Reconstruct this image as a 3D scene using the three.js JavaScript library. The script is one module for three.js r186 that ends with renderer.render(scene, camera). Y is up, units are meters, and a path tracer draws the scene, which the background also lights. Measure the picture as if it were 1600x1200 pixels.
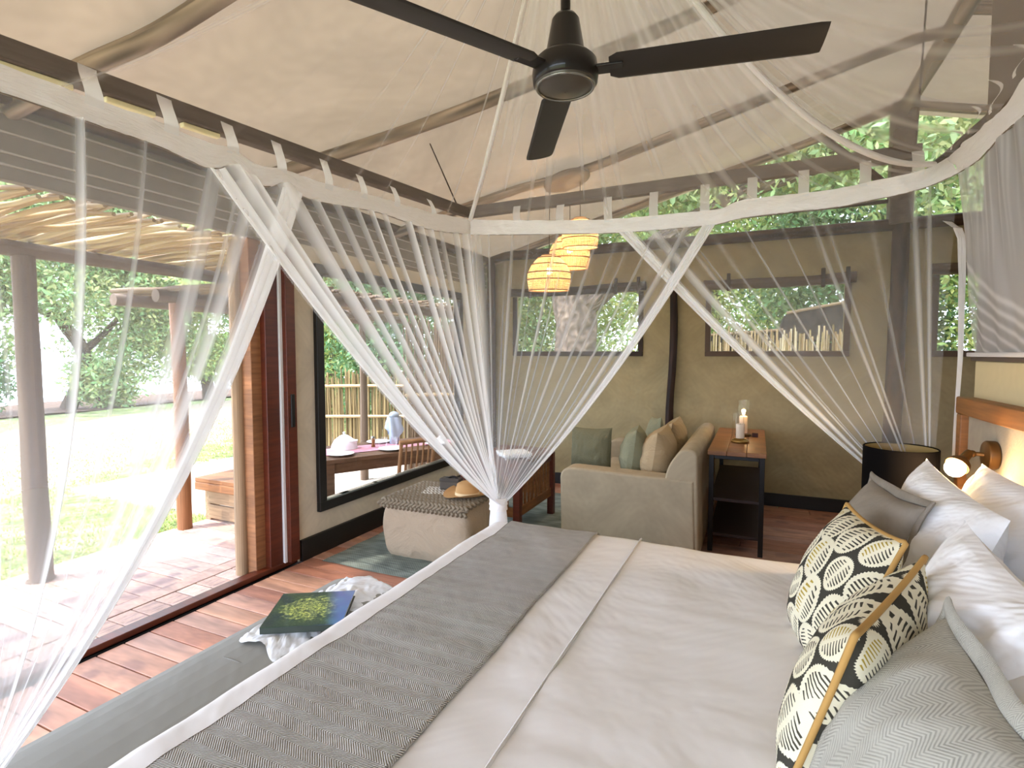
import * as THREE from 'three';
import { RoundedBoxGeometry } from 'three/addons/geometries/RoundedBoxGeometry.js';
import { mergeGeometries } from 'three/addons/utils/BufferGeometryUtils.js';
import { ImprovedNoise } from 'three/addons/math/ImprovedNoise.js';

// ---------------------------------------------------------------- camera, sky, sun, exposure
const scene = new THREE.Scene();
const EYE = 1.55, FOCAL = 840, YAW = Math.atan(383 / Math.hypot(840, 47)), PITCH = Math.atan(47 / 840);
const camera = new THREE.PerspectiveCamera(2 * Math.atan(600 / FOCAL) * 180 / Math.PI, 4 / 3, 0.05, 400);
camera.position.set(0, EYE, 0); camera.rotation.set(-PITCH, YAW, 0, 'YXZ');
scene.add(camera);
const renderer = new THREE.WebGLRenderer({ antialias: true });
renderer.toneMapping = THREE.LinearToneMapping; renderer.toneMappingExposure = 1.75; renderer.shadowMap.enabled = true;
scene.background = new THREE.Color(0.77, 0.88, 1.10); scene.backgroundIntensity = 4.6;
const sun = new THREE.DirectionalLight(0xfff4e6, 3.6);
sun.position.set(-9, 20, 5); sun.target.position.set(-2, 0, -3); sun.castShadow = true; sun.shadow.radius = 3;
Object.assign(sun.shadow.camera, { left: -26, right: 12, top: 22, bottom: -22, far: 80 }); sun.shadow.mapSize.set(2048, 2048);
scene.add(sun, sun.target);

// ---------------------------------------------------------------- helpers
let seed = 7;
const rnd = () => { seed = (seed + 0x6D2B79F5) | 0; let t = Math.imul(seed ^ (seed >>> 15), 1 | seed); t = (t + Math.imul(t ^ (t >>> 7), 61 | t)) ^ t; return ((t ^ (t >>> 14)) >>> 0) / 4294967296; };
const rr = (a, b) => a + (b - a) * rnd();
const perlin = new ImprovedNoise();
const noise = (x, y, z = 0) => perlin.noise(x, y, z);
const V = (x, y, z) => new THREE.Vector3(x, y, z);
const lerp = THREE.MathUtils.lerp, clamp = THREE.MathUtils.clamp, smooth = THREE.MathUtils.smoothstep;
// the point on the plane (axis = value) seen at a pixel of the photograph
function at(u, v, axis, value) {
  const d = V((u - 800) / FOCAL, -(v - 600) / FOCAL, -1).applyEuler(new THREE.Euler(-PITCH, YAW, 0, 'YXZ')), o = V(0, EYE, 0);
  return o.addScaledVector(d, (value - o.getComponent(axis)) / d.getComponent(axis));
}
const used = {};
const numbered = (n) => { const k = used[n] = (used[n] ?? -1) + 1; return k ? n + '_' + String(k).padStart(3, '0') : n; };
function tag(o, label, category, group, kind) {
  if (label) o.userData.label = label; if (category) o.userData.category = category; if (group) o.userData.group = group; if (kind) o.userData.kind = kind;
  return o;
}
function thing(name, label, category, pos = [0, 0, 0], turn = 0, group, kind) {
  const o = new THREE.Group(); o.name = numbered(name); o.position.set(...pos); o.rotation.y = turn; scene.add(o);
  return tag(o, label, category, group, kind);
}
function part(parent, name, geo, mat, pos, rot, scale) {
  const m = new THREE.Mesh(geo, mat); m.name = parent === scene ? numbered(name) : name; m.castShadow = m.receiveShadow = true;
  if (pos) m.position.set(...pos); if (rot) m.rotation.set(...rot); if (scale) m.scale.set(...scale);
  parent.add(m); return m;
}
const box = (w, h, d, r = 0.008) => new RoundedBoxGeometry(w, h, d, 2, Math.min(r, w / 2.1, h / 2.1, d / 2.1));
const moved = (g, x, y, z, rx = 0, ry = 0, rz = 0) => g.applyMatrix4(new THREE.Matrix4().compose(V(x, y, z), new THREE.Quaternion().setFromEuler(new THREE.Euler(rx, ry, rz)), V(1, 1, 1)));
const bevelBox = (x0, x1, y0, y1, z0, z1, r = 0.006) => moved(box(x1 - x0, y1 - y0, z1 - z0, r), (x0 + x1) / 2, (y0 + y1) / 2, (z0 + z1) / 2);
const flat = (gs) => mergeGeometries(gs.map((g) => g.index ? g.toNonIndexed() : g));
const lathe = (pts, n = 28) => new THREE.LatheGeometry(pts.map((p) => new THREE.Vector2(...p)), n);
// a tapered, crooked round pole through points
function pole(pts, r0, r1, n = 8, wob = 0, segs = 14) {
  const c = new THREE.CatmullRomCurve3(pts), g = new THREE.TubeGeometry(c, segs, 1, n, false), p = g.attributes.position, k = n + 1, sd = rnd() * 50;
  for (let i = 0; i < p.count; i++) {
    const t = Math.floor(i / k) / segs, o = c.getPointAt(t), r = lerp(r0, r1, t) * (1 + wob * noise(t * 5 + sd, (i % k % n) * 0.8, 3));
    p.setXYZ(i, o.x + (p.getX(i) - o.x) * r + wob * 0.15 * r0 * noise(t * 3, sd), o.y + (p.getY(i) - o.y) * r, o.z + (p.getZ(i) - o.z) * r);
  }
  const caps = [0, 1].map((e) => { const a = c.getPointAt(e), t = c.getTangentAt(e).multiplyScalar(e ? 1 : -1), d = new THREE.CircleGeometry(e ? r1 : r0, n); d.applyQuaternion(new THREE.Quaternion().setFromUnitVectors(V(0, 0, 1), t)); d.translate(a.x, a.y, a.z); return d; });
  g.computeVertexNormals();
  return mergeGeometries([g, ...caps]);
}
const grid = (nu, nv, f, uvScale = [1, 1]) => {
  const g = new THREE.BufferGeometry(), p = [], uv = [], id = [], col = []; let colored = false;
  for (let j = 0; j <= nv; j++) for (let i = 0; i <= nu; i++) { const q = f(i / nu, j / nv); p.push(q.x, q.y, q.z); uv.push((q.u ?? i / nu) * uvScale[0], (q.v ?? j / nv) * uvScale[1]); if (q.a !== undefined) { colored = true; col.push(1, 1, 1, q.a); } }
  for (let j = 0; j < nv; j++) for (let i = 0; i < nu; i++) { const a = j * (nu + 1) + i, b = a + 1, c = a + nu + 1; id.push(a, b, c + 1, a, c + 1, c); }
  g.setAttribute('position', new THREE.Float32BufferAttribute(p, 3)); g.setAttribute('uv', new THREE.Float32BufferAttribute(uv, 2));
  if (colored) g.setAttribute('color', new THREE.Float32BufferAttribute(col, 4));
  g.setIndex(id); g.computeVertexNormals(); return g;
};
// boxes keep one uv per face; this gives them uv in metres
function metric(g, s = 1) {
  g = g.index ? g.toNonIndexed() : g; const p = g.attributes.position, n = g.attributes.normal, uv = [];
  for (let i = 0; i < p.count; i++) { const ax = Math.abs(n.getX(i)), ay = Math.abs(n.getY(i)), az = Math.abs(n.getZ(i)); uv.push(...(ay >= ax && ay >= az ? [p.getX(i), p.getZ(i)] : ax > az ? [p.getZ(i), p.getY(i)] : [p.getX(i), p.getY(i)]).map((x) => x * s)); }
  g.setAttribute('uv', new THREE.Float32BufferAttribute(uv, 2)); return g;
}

// ---------------------------------------------------------------- textures and materials
function tex(w, h, f, srgb = true, repeat = [1, 1]) {
  const d = new Uint8Array(w * h * 4);
  for (let y = 0; y < h; y++) for (let x = 0; x < w; x++) { const c = f(x / w, y / h); for (let k = 0; k < 3; k++) d[(y * w + x) * 4 + k] = clamp(Math.round((c.length ? c[k] : c) * 255), 0, 255); d[(y * w + x) * 4 + 3] = 255; }
  const t = new THREE.DataTexture(d, w, h); t.wrapS = t.wrapT = THREE.RepeatWrapping; t.magFilter = THREE.LinearFilter; t.minFilter = THREE.LinearMipmapLinearFilter; t.generateMipmaps = true;
  if (srgb) t.colorSpace = THREE.SRGBColorSpace; t.repeat.set(...repeat); t.needsUpdate = true; return t;
}
// noise that repeats over the tile
const tn = (x, y, n, o = 0) => { const a = x * 2 * Math.PI, b = y * 2 * Math.PI, r = n / 6.28; return noise(Math.cos(a) * r + 10 + o, Math.sin(a) * r + Math.cos(b) * r, Math.sin(b) * r + 5 + o); };
const woodMap = tex(256, 256, (x, y) => { const g = 0.86 + 0.14 * noise(x * 3, y * 40) + 0.10 * noise(x * 9, y * 110, 4) + 0.12 * noise(x * 2, y * 7, 9); return [g, g * 0.985, g * 0.965]; });
const deckMap = tex(512, 128, (x, y) => { let g = 0.86 + 0.10 * noise(x * 6, y * 18) + 0.08 * noise(x * 22, y * 60, 4); const st = smooth(noise(x * 9, y * 5, 7), 0.18, 0.6); g *= 1 - 0.16 * st; return [g, g * 0.97, g * (0.95 + 0.05 * st)]; });
const barkMap = tex(128, 256, (x, y) => { const g = 0.72 + 0.28 * tn(x, y, 6) + 0.3 * noise(x * 14, y * 8, 3); return [g, g * 0.97, g * 0.93]; });
const weaveBump = tex(256, 256, (x, y) => 0.5 + 0.25 * Math.sin(x * 2 * Math.PI * 48) * Math.sin(y * 2 * Math.PI * 48) + 0.2 * tn(x, y, 20), false);
const canvasMap = tex(256, 256, (x, y) => { const g = 0.93 + 0.06 * tn(x, y, 5) + 0.03 * tn(x, y, 30, 3); return [g, g, g * 0.99]; });
const wrinkleBump = tex(512, 512, (x, y) => 0.5 + 0.45 * tn(x, y, 5) + 0.22 * tn(x, y, 11, 9) + 0.08 * tn(x, y, 40, 2), false);
const clothBump = tex(256, 256, (x, y) => 0.5 + 0.3 * tn(x, y, 7) + 0.25 * tn(x, y, 24, 5), false);
const grassMap = tex(512, 512, (x, y) => { const a = tn(x, y, 7), b = tn(x, y, 40, 4), c = smooth(tn(x, y, 12, 8), 0.1, 0.5); const g = 0.8 + 0.25 * a + 0.3 * b; return [g * lerp(0.60, 0.70, c), g * lerp(0.66, 0.66, c), g * lerp(0.38, 0.52, c)]; });
const std = (color, rough = 0.8, o = {}) => new THREE.MeshPhysicalMaterial({ color, roughness: rough, ...o });
const wood = (c, r = 0.55) => std(c, r, { map: woodMap, bumpMap: woodMap, bumpScale: 0.001 });
const rep = (t, x, y) => { const c = t.clone(); c.repeat.set(x, y); c.needsUpdate = true; return c; };
const shifted = (t, x, y) => { const c = t.clone(); c.offset.set(x, y); c.needsUpdate = true; return c; };
const M = {
  deckWood: [0xcf9c82, 0xc68b70, 0xd6a68a, 0xbd8872, 0xcda28e].map((c, i) => std(c, 0.55, { map: shifted(deckMap, i * 0.37 + 0.1, i * 0.23), bumpMap: deckMap, bumpScale: 0.0015 })),
  verandaWood: [0xe3c6b6, 0xdcbbab, 0xe8cfc0, 0xd6b6a6].map((c, i) => std(c, 0.7, { map: shifted(deckMap, i * 0.29, i * 0.31), bumpMap: deckMap, bumpScale: 0.002 })),
  darkGap: std(0x1d130e, 0.95), redWood: wood(0x6a2d15, 0.4), shadedShelfWood: wood(0x2e150c, 0.6), jambWood: wood(0xa9744a, 0.6), greyPole: wood(0x7d6a58, 0.85), paleWood: wood(0xb89a78, 0.75), tanWood: wood(0xa06a38, 0.5),
  darkPole: std(0x5a4434, 0.8, { map: barkMap, bumpMap: barkMap, bumpScale: 0.004 }), blackPole: std(0x3a241a, 0.7, { map: barkMap, bumpMap: barkMap, bumpScale: 0.004 }), rafterWood: std(0xd2c2b6, 0.8, { map: barkMap, bumpMap: barkMap, bumpScale: 0.003 }),
  beamWood: wood(0x74665b, 0.7), valance: std(0x8c837a, 0.95, { map: canvasMap, bumpMap: rep(wrinkleBump, 0.5, 0.5), bumpScale: 0.01 }), valanceSeam: std(0xb5aca2, 0.95), blackWood: wood(0x120d0a, 0.5),
  roofCanvas: std(0xbeab92, 0.95, { transmission: 0.10, thickness: 0, map: canvasMap, side: THREE.DoubleSide, specularIntensity: 0.1 }),
  wallCanvas: std(0xb0a27e, 0.95, { transmission: 0.04, thickness: 0, map: canvasMap, bumpMap: rep(wrinkleBump, 0.6, 0.6), bumpScale: 0.03, side: THREE.DoubleSide, specularIntensity: 0.1 }),
  creamWall: std(0xd8cdb8, 0.95, { map: canvasMap }), brownCanvas: std(0x6c5c4e, 0.95, { map: canvasMap, bumpMap: rep(wrinkleBump, 0.5, 0.5), bumpScale: 0.01 }), trim: std(0x5b4c40, 0.9), trimDark: std(0x3a302a, 0.9),
  black: std(0x0b0a0a, 0.45), blackMetal: std(0x14110f, 0.4, { metalness: 0.4 }), iron: std(0x1c1815, 0.4, { metalness: 0.5, clearcoat: 0.3 }), bronze: std(0x6d4c26, 0.4, { metalness: 0.6 }), brass: std(0x9c7a40, 0.35, { metalness: 0.8 }), chrome: std(0x8d8d88, 0.25, { metalness: 0.9 }),
  glass: new THREE.MeshPhysicalMaterial({ color: 0xffffff, roughness: 0.02, transmission: 1, thickness: 0, ior: 1.5 }),
  gauze: std(0xb8b6a6, 0.9, { transparent: true, opacity: 0.12, side: THREE.DoubleSide }),
  linen: std(0xf3f1ee, 0.9, { bumpMap: rep(wrinkleBump, 1.4, 1.4), bumpScale: 0.010, specularIntensity: 0.2, sheen: 0.2, sheenColor: new THREE.Color(1, 1, 1) }), pillowWhite: std(0xf6f5f4, 0.9, { bumpMap: rep(wrinkleBump, 0.9, 0.9), bumpScale: 0.02, specularIntensity: 0.15 }),
  duvet: std(0xe6e1dc, 0.6, { bumpMap: rep(wrinkleBump, 0.75, 0.75), bumpScale: 0.011, sheen: 0.3, sheenColor: new THREE.Color(1, 0.96, 0.92) }),
  greyFabric: std(0x918f87, 0.85, { bumpMap: clothBump, bumpScale: 0.004 }), sofaFabric: std(0xb3a387, 0.92, { bumpMap: rep(weaveBump, 6, 6), bumpScale: 0.002, map: canvasMap }),
  oliveFabric: std(0x605c42, 0.92, { bumpMap: rep(clothBump, 2, 2), bumpScale: 0.006 }), greenFabric: std(0x7e7d62, 0.92, { bumpMap: rep(clothBump, 2, 2), bumpScale: 0.006 }), beigeFabric: std(0xa8926f, 0.92, { bumpMap: rep(clothBump, 2, 2), bumpScale: 0.008 }),
  poufFabric: std(0xa8967e, 0.95, { bumpMap: rep(wrinkleBump, 1.5, 1.5), bumpScale: 0.02 }), knit: std(0x847763, 0.95), straw: std(0xc79a62, 0.85, { bumpMap: rep(weaveBump, 3, 3), bumpScale: 0.002 }), paper: std(0xe9e6dd, 0.8),
  rug: std(0x8f9a90, 1, { map: tex(256, 256, (x, y) => { const g = 0.82 + 0.2 * noise(x * 6, y * 60) + 0.2 * tn(x, y, 9); return [g, g, g]; }), bumpMap: weaveBump, bumpScale: 0.004 }),
  white: std(0xe8eae9, 0.6), candle: std(0xf4e7cf, 0.6, { transmission: 0.2, thickness: 0 }), rattan: std(0xc98d45, 0.7, { transmission: 0.45, thickness: 0, side: THREE.DoubleSide }),
  reed: [0xd9be92, 0xc7a877, 0xe6d2ab, 0xb39468, 0xcfb58c].map((c) => wood(c, 0.8)), fenceReed: [0xa08a5c, 0x8b774d, 0xb6a06e, 0x75643f].map((c) => wood(c, 0.85)), greyReed: [0x9a8268, 0x8a745c, 0xab9478].map((c) => wood(c, 0.9)),
  grass: std(0xffffff, 1, { map: rep(grassMap, 1, 1), bumpMap: rep(clothBump, 3, 3), bumpScale: 0.04 }), sand: std(0x948674, 1, { bumpMap: clothBump, bumpScale: 0.03 }), litter: std(0x5d4634, 1, { bumpMap: clothBump, bumpScale: 0.06 }), terrace: std(0xb0a296, 0.9, { bumpMap: clothBump, bumpScale: 0.01 }),
  water: std(0xbcd3e2, 0.12, { metalness: 0.0, bumpMap: clothBump, bumpScale: 0.02 }), bark: std(0x6f6153, 0.95, { map: barkMap, bumpMap: barkMap, bumpScale: 0.05 }), greyBark: std(0x9a8878, 0.95, { map: rep(barkMap, 3, 3), bumpMap: rep(barkMap, 3, 3), bumpScale: 0.09 }),
  leaf: std(0xffffff, 0.85, { transmission: 0.4, thickness: 0, side: THREE.DoubleSide, specularIntensity: 0.3 }),
  pinkCloth: std(0xd99aa6, 0.9, { bumpMap: clothBump, bumpScale: 0.005 }), tableWood: wood(0x7a5a42, 0.7), chairWood: wood(0xa97b50, 0.7),
  netSheer: new THREE.MeshPhysicalMaterial({ color: 0xffffff, roughness: 1, transmission: 0.45, thickness: 0, transparent: true, opacity: 0.28, vertexColors: true, side: THREE.DoubleSide, specularIntensity: 0, depthWrite: false }),
  netDense: new THREE.MeshPhysicalMaterial({ color: 0xffffff, roughness: 1, transmission: 0.4, thickness: 0, transparent: true, opacity: 0.9, side: THREE.DoubleSide, specularIntensity: 0 }),
  netBand: std(0xfbf7f4, 0.95, { transmission: 0.12, thickness: 0, side: THREE.DoubleSide, specularIntensity: 0.1, bumpMap: clothBump, bumpScale: 0.004 }),
  piping: std(0x8d7f74, 0.9),
};
const glow = (color, k, name) => new THREE.MeshStandardMaterial({ color: 0x000000, emissive: color, emissiveIntensity: k, name });
// ---------------------------------------------------------------- the tent
const XL = -3.08, ZB = -6.05, RIDGE = 1.16, XR = 5.4, ZF = 2.2, DOOR_Z = -2.66, XP = 0.86;
const roofY = (x) => x < RIDGE ? 3.482 + 0.267 * x : 3.482 + 0.267 * (2 * RIDGE - x);
const structure = (name, pos) => thing(name, null, null, pos, 0, null, 'structure');
{ // floor of boards laid across the tent
  const floor = structure('floor');
  part(floor, 'subfloor', bevelBox(XL - 0.06, XR, -0.09, -0.03, ZB - 0.05, ZF, 0.002), M.darkGap);
  const board = metric(box(1, 0.03, 0.128, 0.004));
  for (let z = ZF - 0.07, r = 0; z > ZB; z -= 0.134, r++) {
    let x = XL + 0.02 + (r % 3) * 0.55;
    const cuts = [XL + 0.02]; while (x < 1.2) { x += rr(1.1, 1.9); cuts.push(Math.min(x, 1.6)); }
    cuts.push(XR - 0.02);
    for (let i = 0; i + 1 < cuts.length; i++) { const w = cuts[i + 1] - cuts[i] - 0.005; if (w > 0.05) part(floor, 'floor_board', board, M.deckWood[Math.floor(rnd() * 5)], [(cuts[i] + cuts[i + 1]) / 2, -0.015 + rr(-0.001, 0.001), z], null, [w, 1, 1]); }
  }
}
function wallWithHoles(outline, holes, depth) {
  const s = new THREE.Shape(outline.map((p) => new THREE.Vector2(...p)));
  for (const [a, b, c, d] of holes) s.holes.push(new THREE.Path([new THREE.Vector2(a, c), new THREE.Vector2(a, d), new THREE.Vector2(b, d), new THREE.Vector2(b, c)]));
  return metric(new THREE.ExtrudeGeometry(s, { depth, bevelEnabled: false }));
}
const backWindows = [[-2.68, -1.21, 1.58, 2.24], [-0.45, 0.75, 1.58, 2.22], [1.48, 2.8, 1.58, 2.26]];
{ // back wall of canvas with gauze windows, open gable above the plate
  const w = structure('wall_back');
  const canvas = part(w, 'canvas', wallWithHoles([[XL, 0], [XR, 0], [XR, 2.74], [XL, 2.74]], backWindows, 0.03), M.wallCanvas, [0, 0, ZB - 0.03]);
  for (const [pts, r] of [[[[-0.83, 0, -5.98], [-0.85, 0.9, -5.97], [-0.82, 1.6, -5.985], [-0.84, 2.72, -5.98]], 0.042], [[[1.16, 0, -5.96], [1.155, 1.2, -5.97], [1.165, 2.0, -5.96], [1.16, 2.72, -5.96]], 0.075], [[[-3.0, 0, -5.97], [-3.0, 2.7, -5.97]], 0.06]])
    part(w, 'post', pole(pts.map((p) => V(...p)), r, r * 0.9, 10, 0.25), r < 0.05 ? M.blackPole : M.darkPole);
  part(w, 'skirting', bevelBox(XL, XR, 0, 0.13, ZB, ZB + 0.03, 0.004), M.blackWood);  // dark strip added to stand for the deep shade at the wall foot
  const plate = part(w, 'top_plate', pole([V(XL, 2.735, -5.97), V(-1, 2.73, -5.98), V(0.8, 2.725, -5.97), V(XR, 2.74, -5.97)], 0.055, 0.055, 8, 0.15, 30), M.darkPole);
  part(w, 'king_post', bevelBox(1.06, 1.24, 2.72, 3.80, -6.06, -5.9, 0.01), M.beamWood);
  for (const s of [-1, 1]) part(w, 'brace', pole([V(1.15 + s * 0.08, 3.05, -5.95), V(1.15 + s * 0.62, 3.58, -5.95)], 0.035, 0.035, 8, 0.2), M.darkPole);
  part(w, 'tie_rail', pole([V(-1.2, 2.93, -6.0), V(1.1, 2.95, -6.0)], 0.02, 0.02, 6, 0.2), M.darkPole);
}
backWindows.forEach(([x0, x1, y0, y1], i) => {
  const w = structure('window_' + (i + 2)), z = ZB + 0.012, t = 0.055;
  const tr = i ? M.trim : M.trimDark;
  part(w, 'window_trim', bevelBox(x0 - t, x1 + t, y0 - t, y0, ZB, z + 0.012), tr); part(w, 'window_trim', bevelBox(x0 - t, x0, y0, y1, ZB, z + 0.01), tr); part(w, 'window_trim', bevelBox(x1, x1 + t, y0, y1, ZB, z + 0.01), tr);
  const roll = part(w, 'rolled_flap', pole([V(x0 - t - 0.02, y1 + 0.05, ZB + 0.05), V((x0 + x1) / 2, y1 + 0.035, ZB + 0.05), V(x1 + t + 0.03, y1 + 0.055, ZB + 0.05)], 0.05, 0.05, 10, 0.25, 20), tr);
  for (const k of [0.14, 0.84, 1.01]) part(w, 'flap_strap', bevelBox(lerp(x0, x1, k) - 0.018, lerp(x0, x1, k) + 0.018, y1 - 0.03, y1 + 0.15, ZB + 0.09, ZB + 0.105, 0.004), M.trimDark);
  part(w, 'gauze', grid(4, 4, (u, v) => ({ x: lerp(x0, x1, u), y: lerp(y0, y1, v), z: ZB - 0.012 })), M.gauze);
});
{ // left wall: canvas beside the door with a large picture window, boarded fascia above
  const w = structure('wall_left');
  const toWall = (g) => { g.rotateY(Math.PI / 2); return g; }; // shape x runs along -z
  part(w, 'canvas', toWall(wallWithHoles([[2.92, 0.0], [6.05, 0.0], [6.05, 2.36], [2.92, 2.36]], [[3.19, 5.28, 0.40, 2.16]], 0.05)), M.creamWall, [XL - 0.05, 0, 0]);
  part(w, 'canvas', toWall(wallWithHoles([[-2.2, 0], [-1.3, 0], [-1.3, 2.36], [-2.2, 2.36]], [], 0.05)), M.creamWall, [XL - 0.05, 0, 0]);
  part(w, 'valance', metric(bevelBox(XL - 0.08, XL - 0.02, 2.335, 2.675, ZB, ZF, 0.006)), M.valance);
  for (const y of [2.40, 2.455, 2.545, 2.63]) part(w, 'valance_seam', bevelBox(XL - 0.024, XL - 0.012, y - 0.005, y + 0.005, ZB, ZF, 0.003), M.valanceSeam);
  part(w, 'top_plate', pole([V(XL + 0.03, 2.70, ZB), V(XL + 0.03, 2.70, ZF)], 0.05, 0.05, 8, 0.15, 30), M.darkPole);
  part(w, 'skirting', bevelBox(XL, XL + 0.03, 0, 0.16, ZB, -2.93, 0.004), M.blackWood);
  const win = structure('window_1'), f = 0.075, fx0 = XL - 0.05, fx1 = XL + 0.035;
  part(win, 'window_frame', bevelBox(fx0, fx1, 0.325, 0.40, -5.355, -3.115, 0.005), M.black); part(win, 'window_frame', bevelBox(fx0, fx1, 2.16, 2.235, -5.355, -3.115, 0.005), M.black);
  part(win, 'window_frame', bevelBox(fx0, fx1, 0.40, 2.16, -3.19, -3.115, 0.005), M.black); part(win, 'window_frame', bevelBox(fx0, fx1, 0.40, 2.16, -5.355, -5.28, 0.005), M.black);
  part(win, 'pane', grid(2, 2, (u, v) => ({ x: XL - 0.02, y: lerp(0.4, 2.16, v), z: lerp(-5.28, -3.19, u) })), M.glass);
  const d = structure('door_1');
  part(d, 'door_post', pole([V(-3.275, -0.01, -2.60), V(-3.28, 1.1, -2.605), V(-3.275, 2.34, -2.60)], 0.045, 0.042, 12, 0.08), M.paleWood);
  part(d, 'door_jamb', metric(bevelBox(-3.26, -3.15, 0, 2.34, -2.74, -2.61, 0.006)), M.jambWood);
  part(d, 'door_stile', metric(bevelBox(-3.17, -3.10, 0.03, 2.30, -2.80, -2.69, 0.005)), M.redWood);
  part(d, 'weather_strip', bevelBox(-3.14, -3.085, 0.03, 2.30, -2.825, -2.80, 0.003), M.white);
  part(d, 'door_stile', metric(bevelBox(-3.125, -3.05, 0.03, 2.30, -2.91, -2.825, 0.005)), M.redWood);
  part(d, 'door_handle', bevelBox(-3.06, -3.04, 1.02, 1.26, -2.885, -2.85, 0.006), M.black);
  part(d, 'door_track', metric(bevelBox(-3.17, -3.09, 0, 0.035, -2.95, 1.3, 0.006)), M.redWood);
  part(d, 'track_rail', bevelBox(-3.20, -3.175, 0, 0.022, -2.95, 1.3, 0.003), M.blackMetal);
}
{ const w = structure('wall_right'); part(w, 'canvas', metric(bevelBox(XR, XR + 0.05, 0, 2.4, ZB, ZF, 0.004)), M.wallCanvas);
  part(w, 'canvas', metric(bevelBox(XR, XR + 0.05, 2.4, 2.74, ZB, ZF, 0.004)), M.wallCanvas); }
{ const w = structure('wall_front'); part(w, 'canvas', wallWithHoles([[XL, 0], [XR, 0], [XR, 2.6], [RIDGE, 3.78], [XL, 2.6]], [[-2.9, 0.75, 0.02, 2.5]], 0.04), M.wallCanvas, [0, 0, ZF]); }
{ // partition that carries the headboard
  const w = structure('wall_partition');
  part(w, 'canvas', metric(flat([(() => { const s = new THREE.Shape([[2.95, 1.535], [2.95, roofY(XP) - 0.02], [-1.4, roofY(XP) - 0.02], [-1.4, 1.535]].map((p) => new THREE.Vector2(...p))); return new THREE.ExtrudeGeometry(s, { depth: 0.1, bevelEnabled: false }).rotateY(Math.PI / 2); })()])), M.brownCanvas, [XP, 0, 0]);
  part(w, 'lower_panel', metric(bevelBox(XP, XP + 0.1, 0, 1.52, -2.95, 1.4, 0.006)), std(0xd9c79a, 0.9, { bumpMap: clothBump, bumpScale: 0.004 }));
  part(w, 'ledge', bevelBox(XP - 0.015, XP + 0.11, 1.52, 1.537, -2.96, 1.4, 0.004), M.beamWood);
}
{ // roof of canvas on crooked rafters
  const c = structure('ceiling');
  const sheet = (x0, x1) => grid(60, 60, (u, v) => { const x = lerp(x0, x1, u), z = lerp(ZB - 0.25, ZF + 0.2, v); return { x, y: roofY(x) + 0.045 + 0.012 * noise(x * 0.9, z * 0.9) , z, u: x * 0.5, v: z * 0.5 }; });
  part(c, 'roof_canvas', sheet(XL - 0.35, RIDGE), M.roofCanvas); part(c, 'roof_canvas', sheet(RIDGE, XR + 0.35), M.roofCanvas);
  part(c, 'ridge_pole', pole([V(RIDGE, 3.76, ZB - 0.2), V(RIDGE, 3.77, -2), V(RIDGE, 3.76, ZF)], 0.06, 0.06, 10, 0.15, 30), M.rafterWood);
  const rafters = [[[-3.1, -1.33], [-2.66, -1.415], [-2.3, -1.48], [-1.98, -1.53], [-0.6, -1.65], [1.1, -1.75]], [[-3.1, -2.5], [-2.84, -2.62], [-2.0, -2.86], [-1.22, -3.05], [-0.2, -3.16], [1.1, -3.25]], [[-3.1, -4.12], [-1.97, -4.33], [-1.5, -4.46], [0.99, -4.71], [1.1, -4.72]], [[-3.1, -6.0], [-0.94, -6.0], [0.6, -6.0], [1.1, -6.0]], [[-3.1, 0.2], [1.1, 0.1]], [[-3.1, 1.7], [1.1, 1.7]]];
  for (const r of rafters) part(c, 'rafter', pole(r.map(([x, z], i) => V(x, roofY(x) + 0.0 + (i % 2 ? 0.008 : -0.008), z)), 0.042, 0.038, 10, 0.22, 40), M.rafterWood);
  for (const z of [-6, -4.5, -3, -1.5, 0, 1.6]) part(c, 'rafter', pole([V(XR + 0.1, roofY(XR + 0.1), z), V(3.2, roofY(3.2) + 0.01, z), V(1.22, roofY(1.22), z)], 0.042, 0.038, 10, 0.2, 20), M.rafterWood);
}
// ---------------------------------------------------------------- outdoors
const GL = -0.32;
{ // veranda deck
  const d = structure('veranda_deck');
  part(d, 'joist_bed', bevelBox(-4.62, XL - 0.1, -0.14, -0.04, -4.05, 2.2, 0.004), M.darkGap);
  const board = metric(box(1, 0.03, 0.130, 0.004));
  part(d, 'border_board', metric(bevelBox(-3.56, -3.43, -0.03, 0.002, -4.02, 2.2, 0.004)), M.verandaWood[1]);
  for (let z = 2.1, r = 0; z > -4; z -= 0.137, r++) for (const [a, b] of [[-4.68, -3.565], [-3.425, -3.21]]) part(d, 'deck_board', board, M.verandaWood[Math.floor(rnd() * 4)], [(a + b) / 2 + rr(-0.01, 0.01) * (a < -4 ? 1 : 0), -0.016 + rr(-0.0015, 0.0015), z], null, [b - a, 1, 1]);
  part(d, 'edge_board', metric(bevelBox(-4.66, -4.62, -0.2, -0.04, -4.05, 2.2, 0.004)), M.verandaWood[0]);
}
const ground = structure('ground');
part(ground, 'lawn', grid(60, 60, (u, v) => { const x = lerp(-24.5, 60, Math.pow(u, 1)), z = lerp(-60, 40, v); return { x, y: GL - 0.012 + 0.012 * noise(x * 0.5, z * 0.5), z, u: x * 0.22, v: z * 0.22 }; }), M.grass);
tag(part(scene, 'path', grid(40, 60, (u, v) => { const z = lerp(-30, 30, v), x = lerp(-12.6 - 0.35 * z * 0 - 4.2, -9.7, u) + (-7 - z) * -0.42 * 1 + 0.5 * noise(z * 0.3, u * 2); return { x, y: GL - 0.05 + 0.06 * Math.pow(Math.sin(u * Math.PI), 0.3), z, u: x * 0.3, v: z * 0.3 }; }), M.sand), null, null, null, 'structure');
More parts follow.
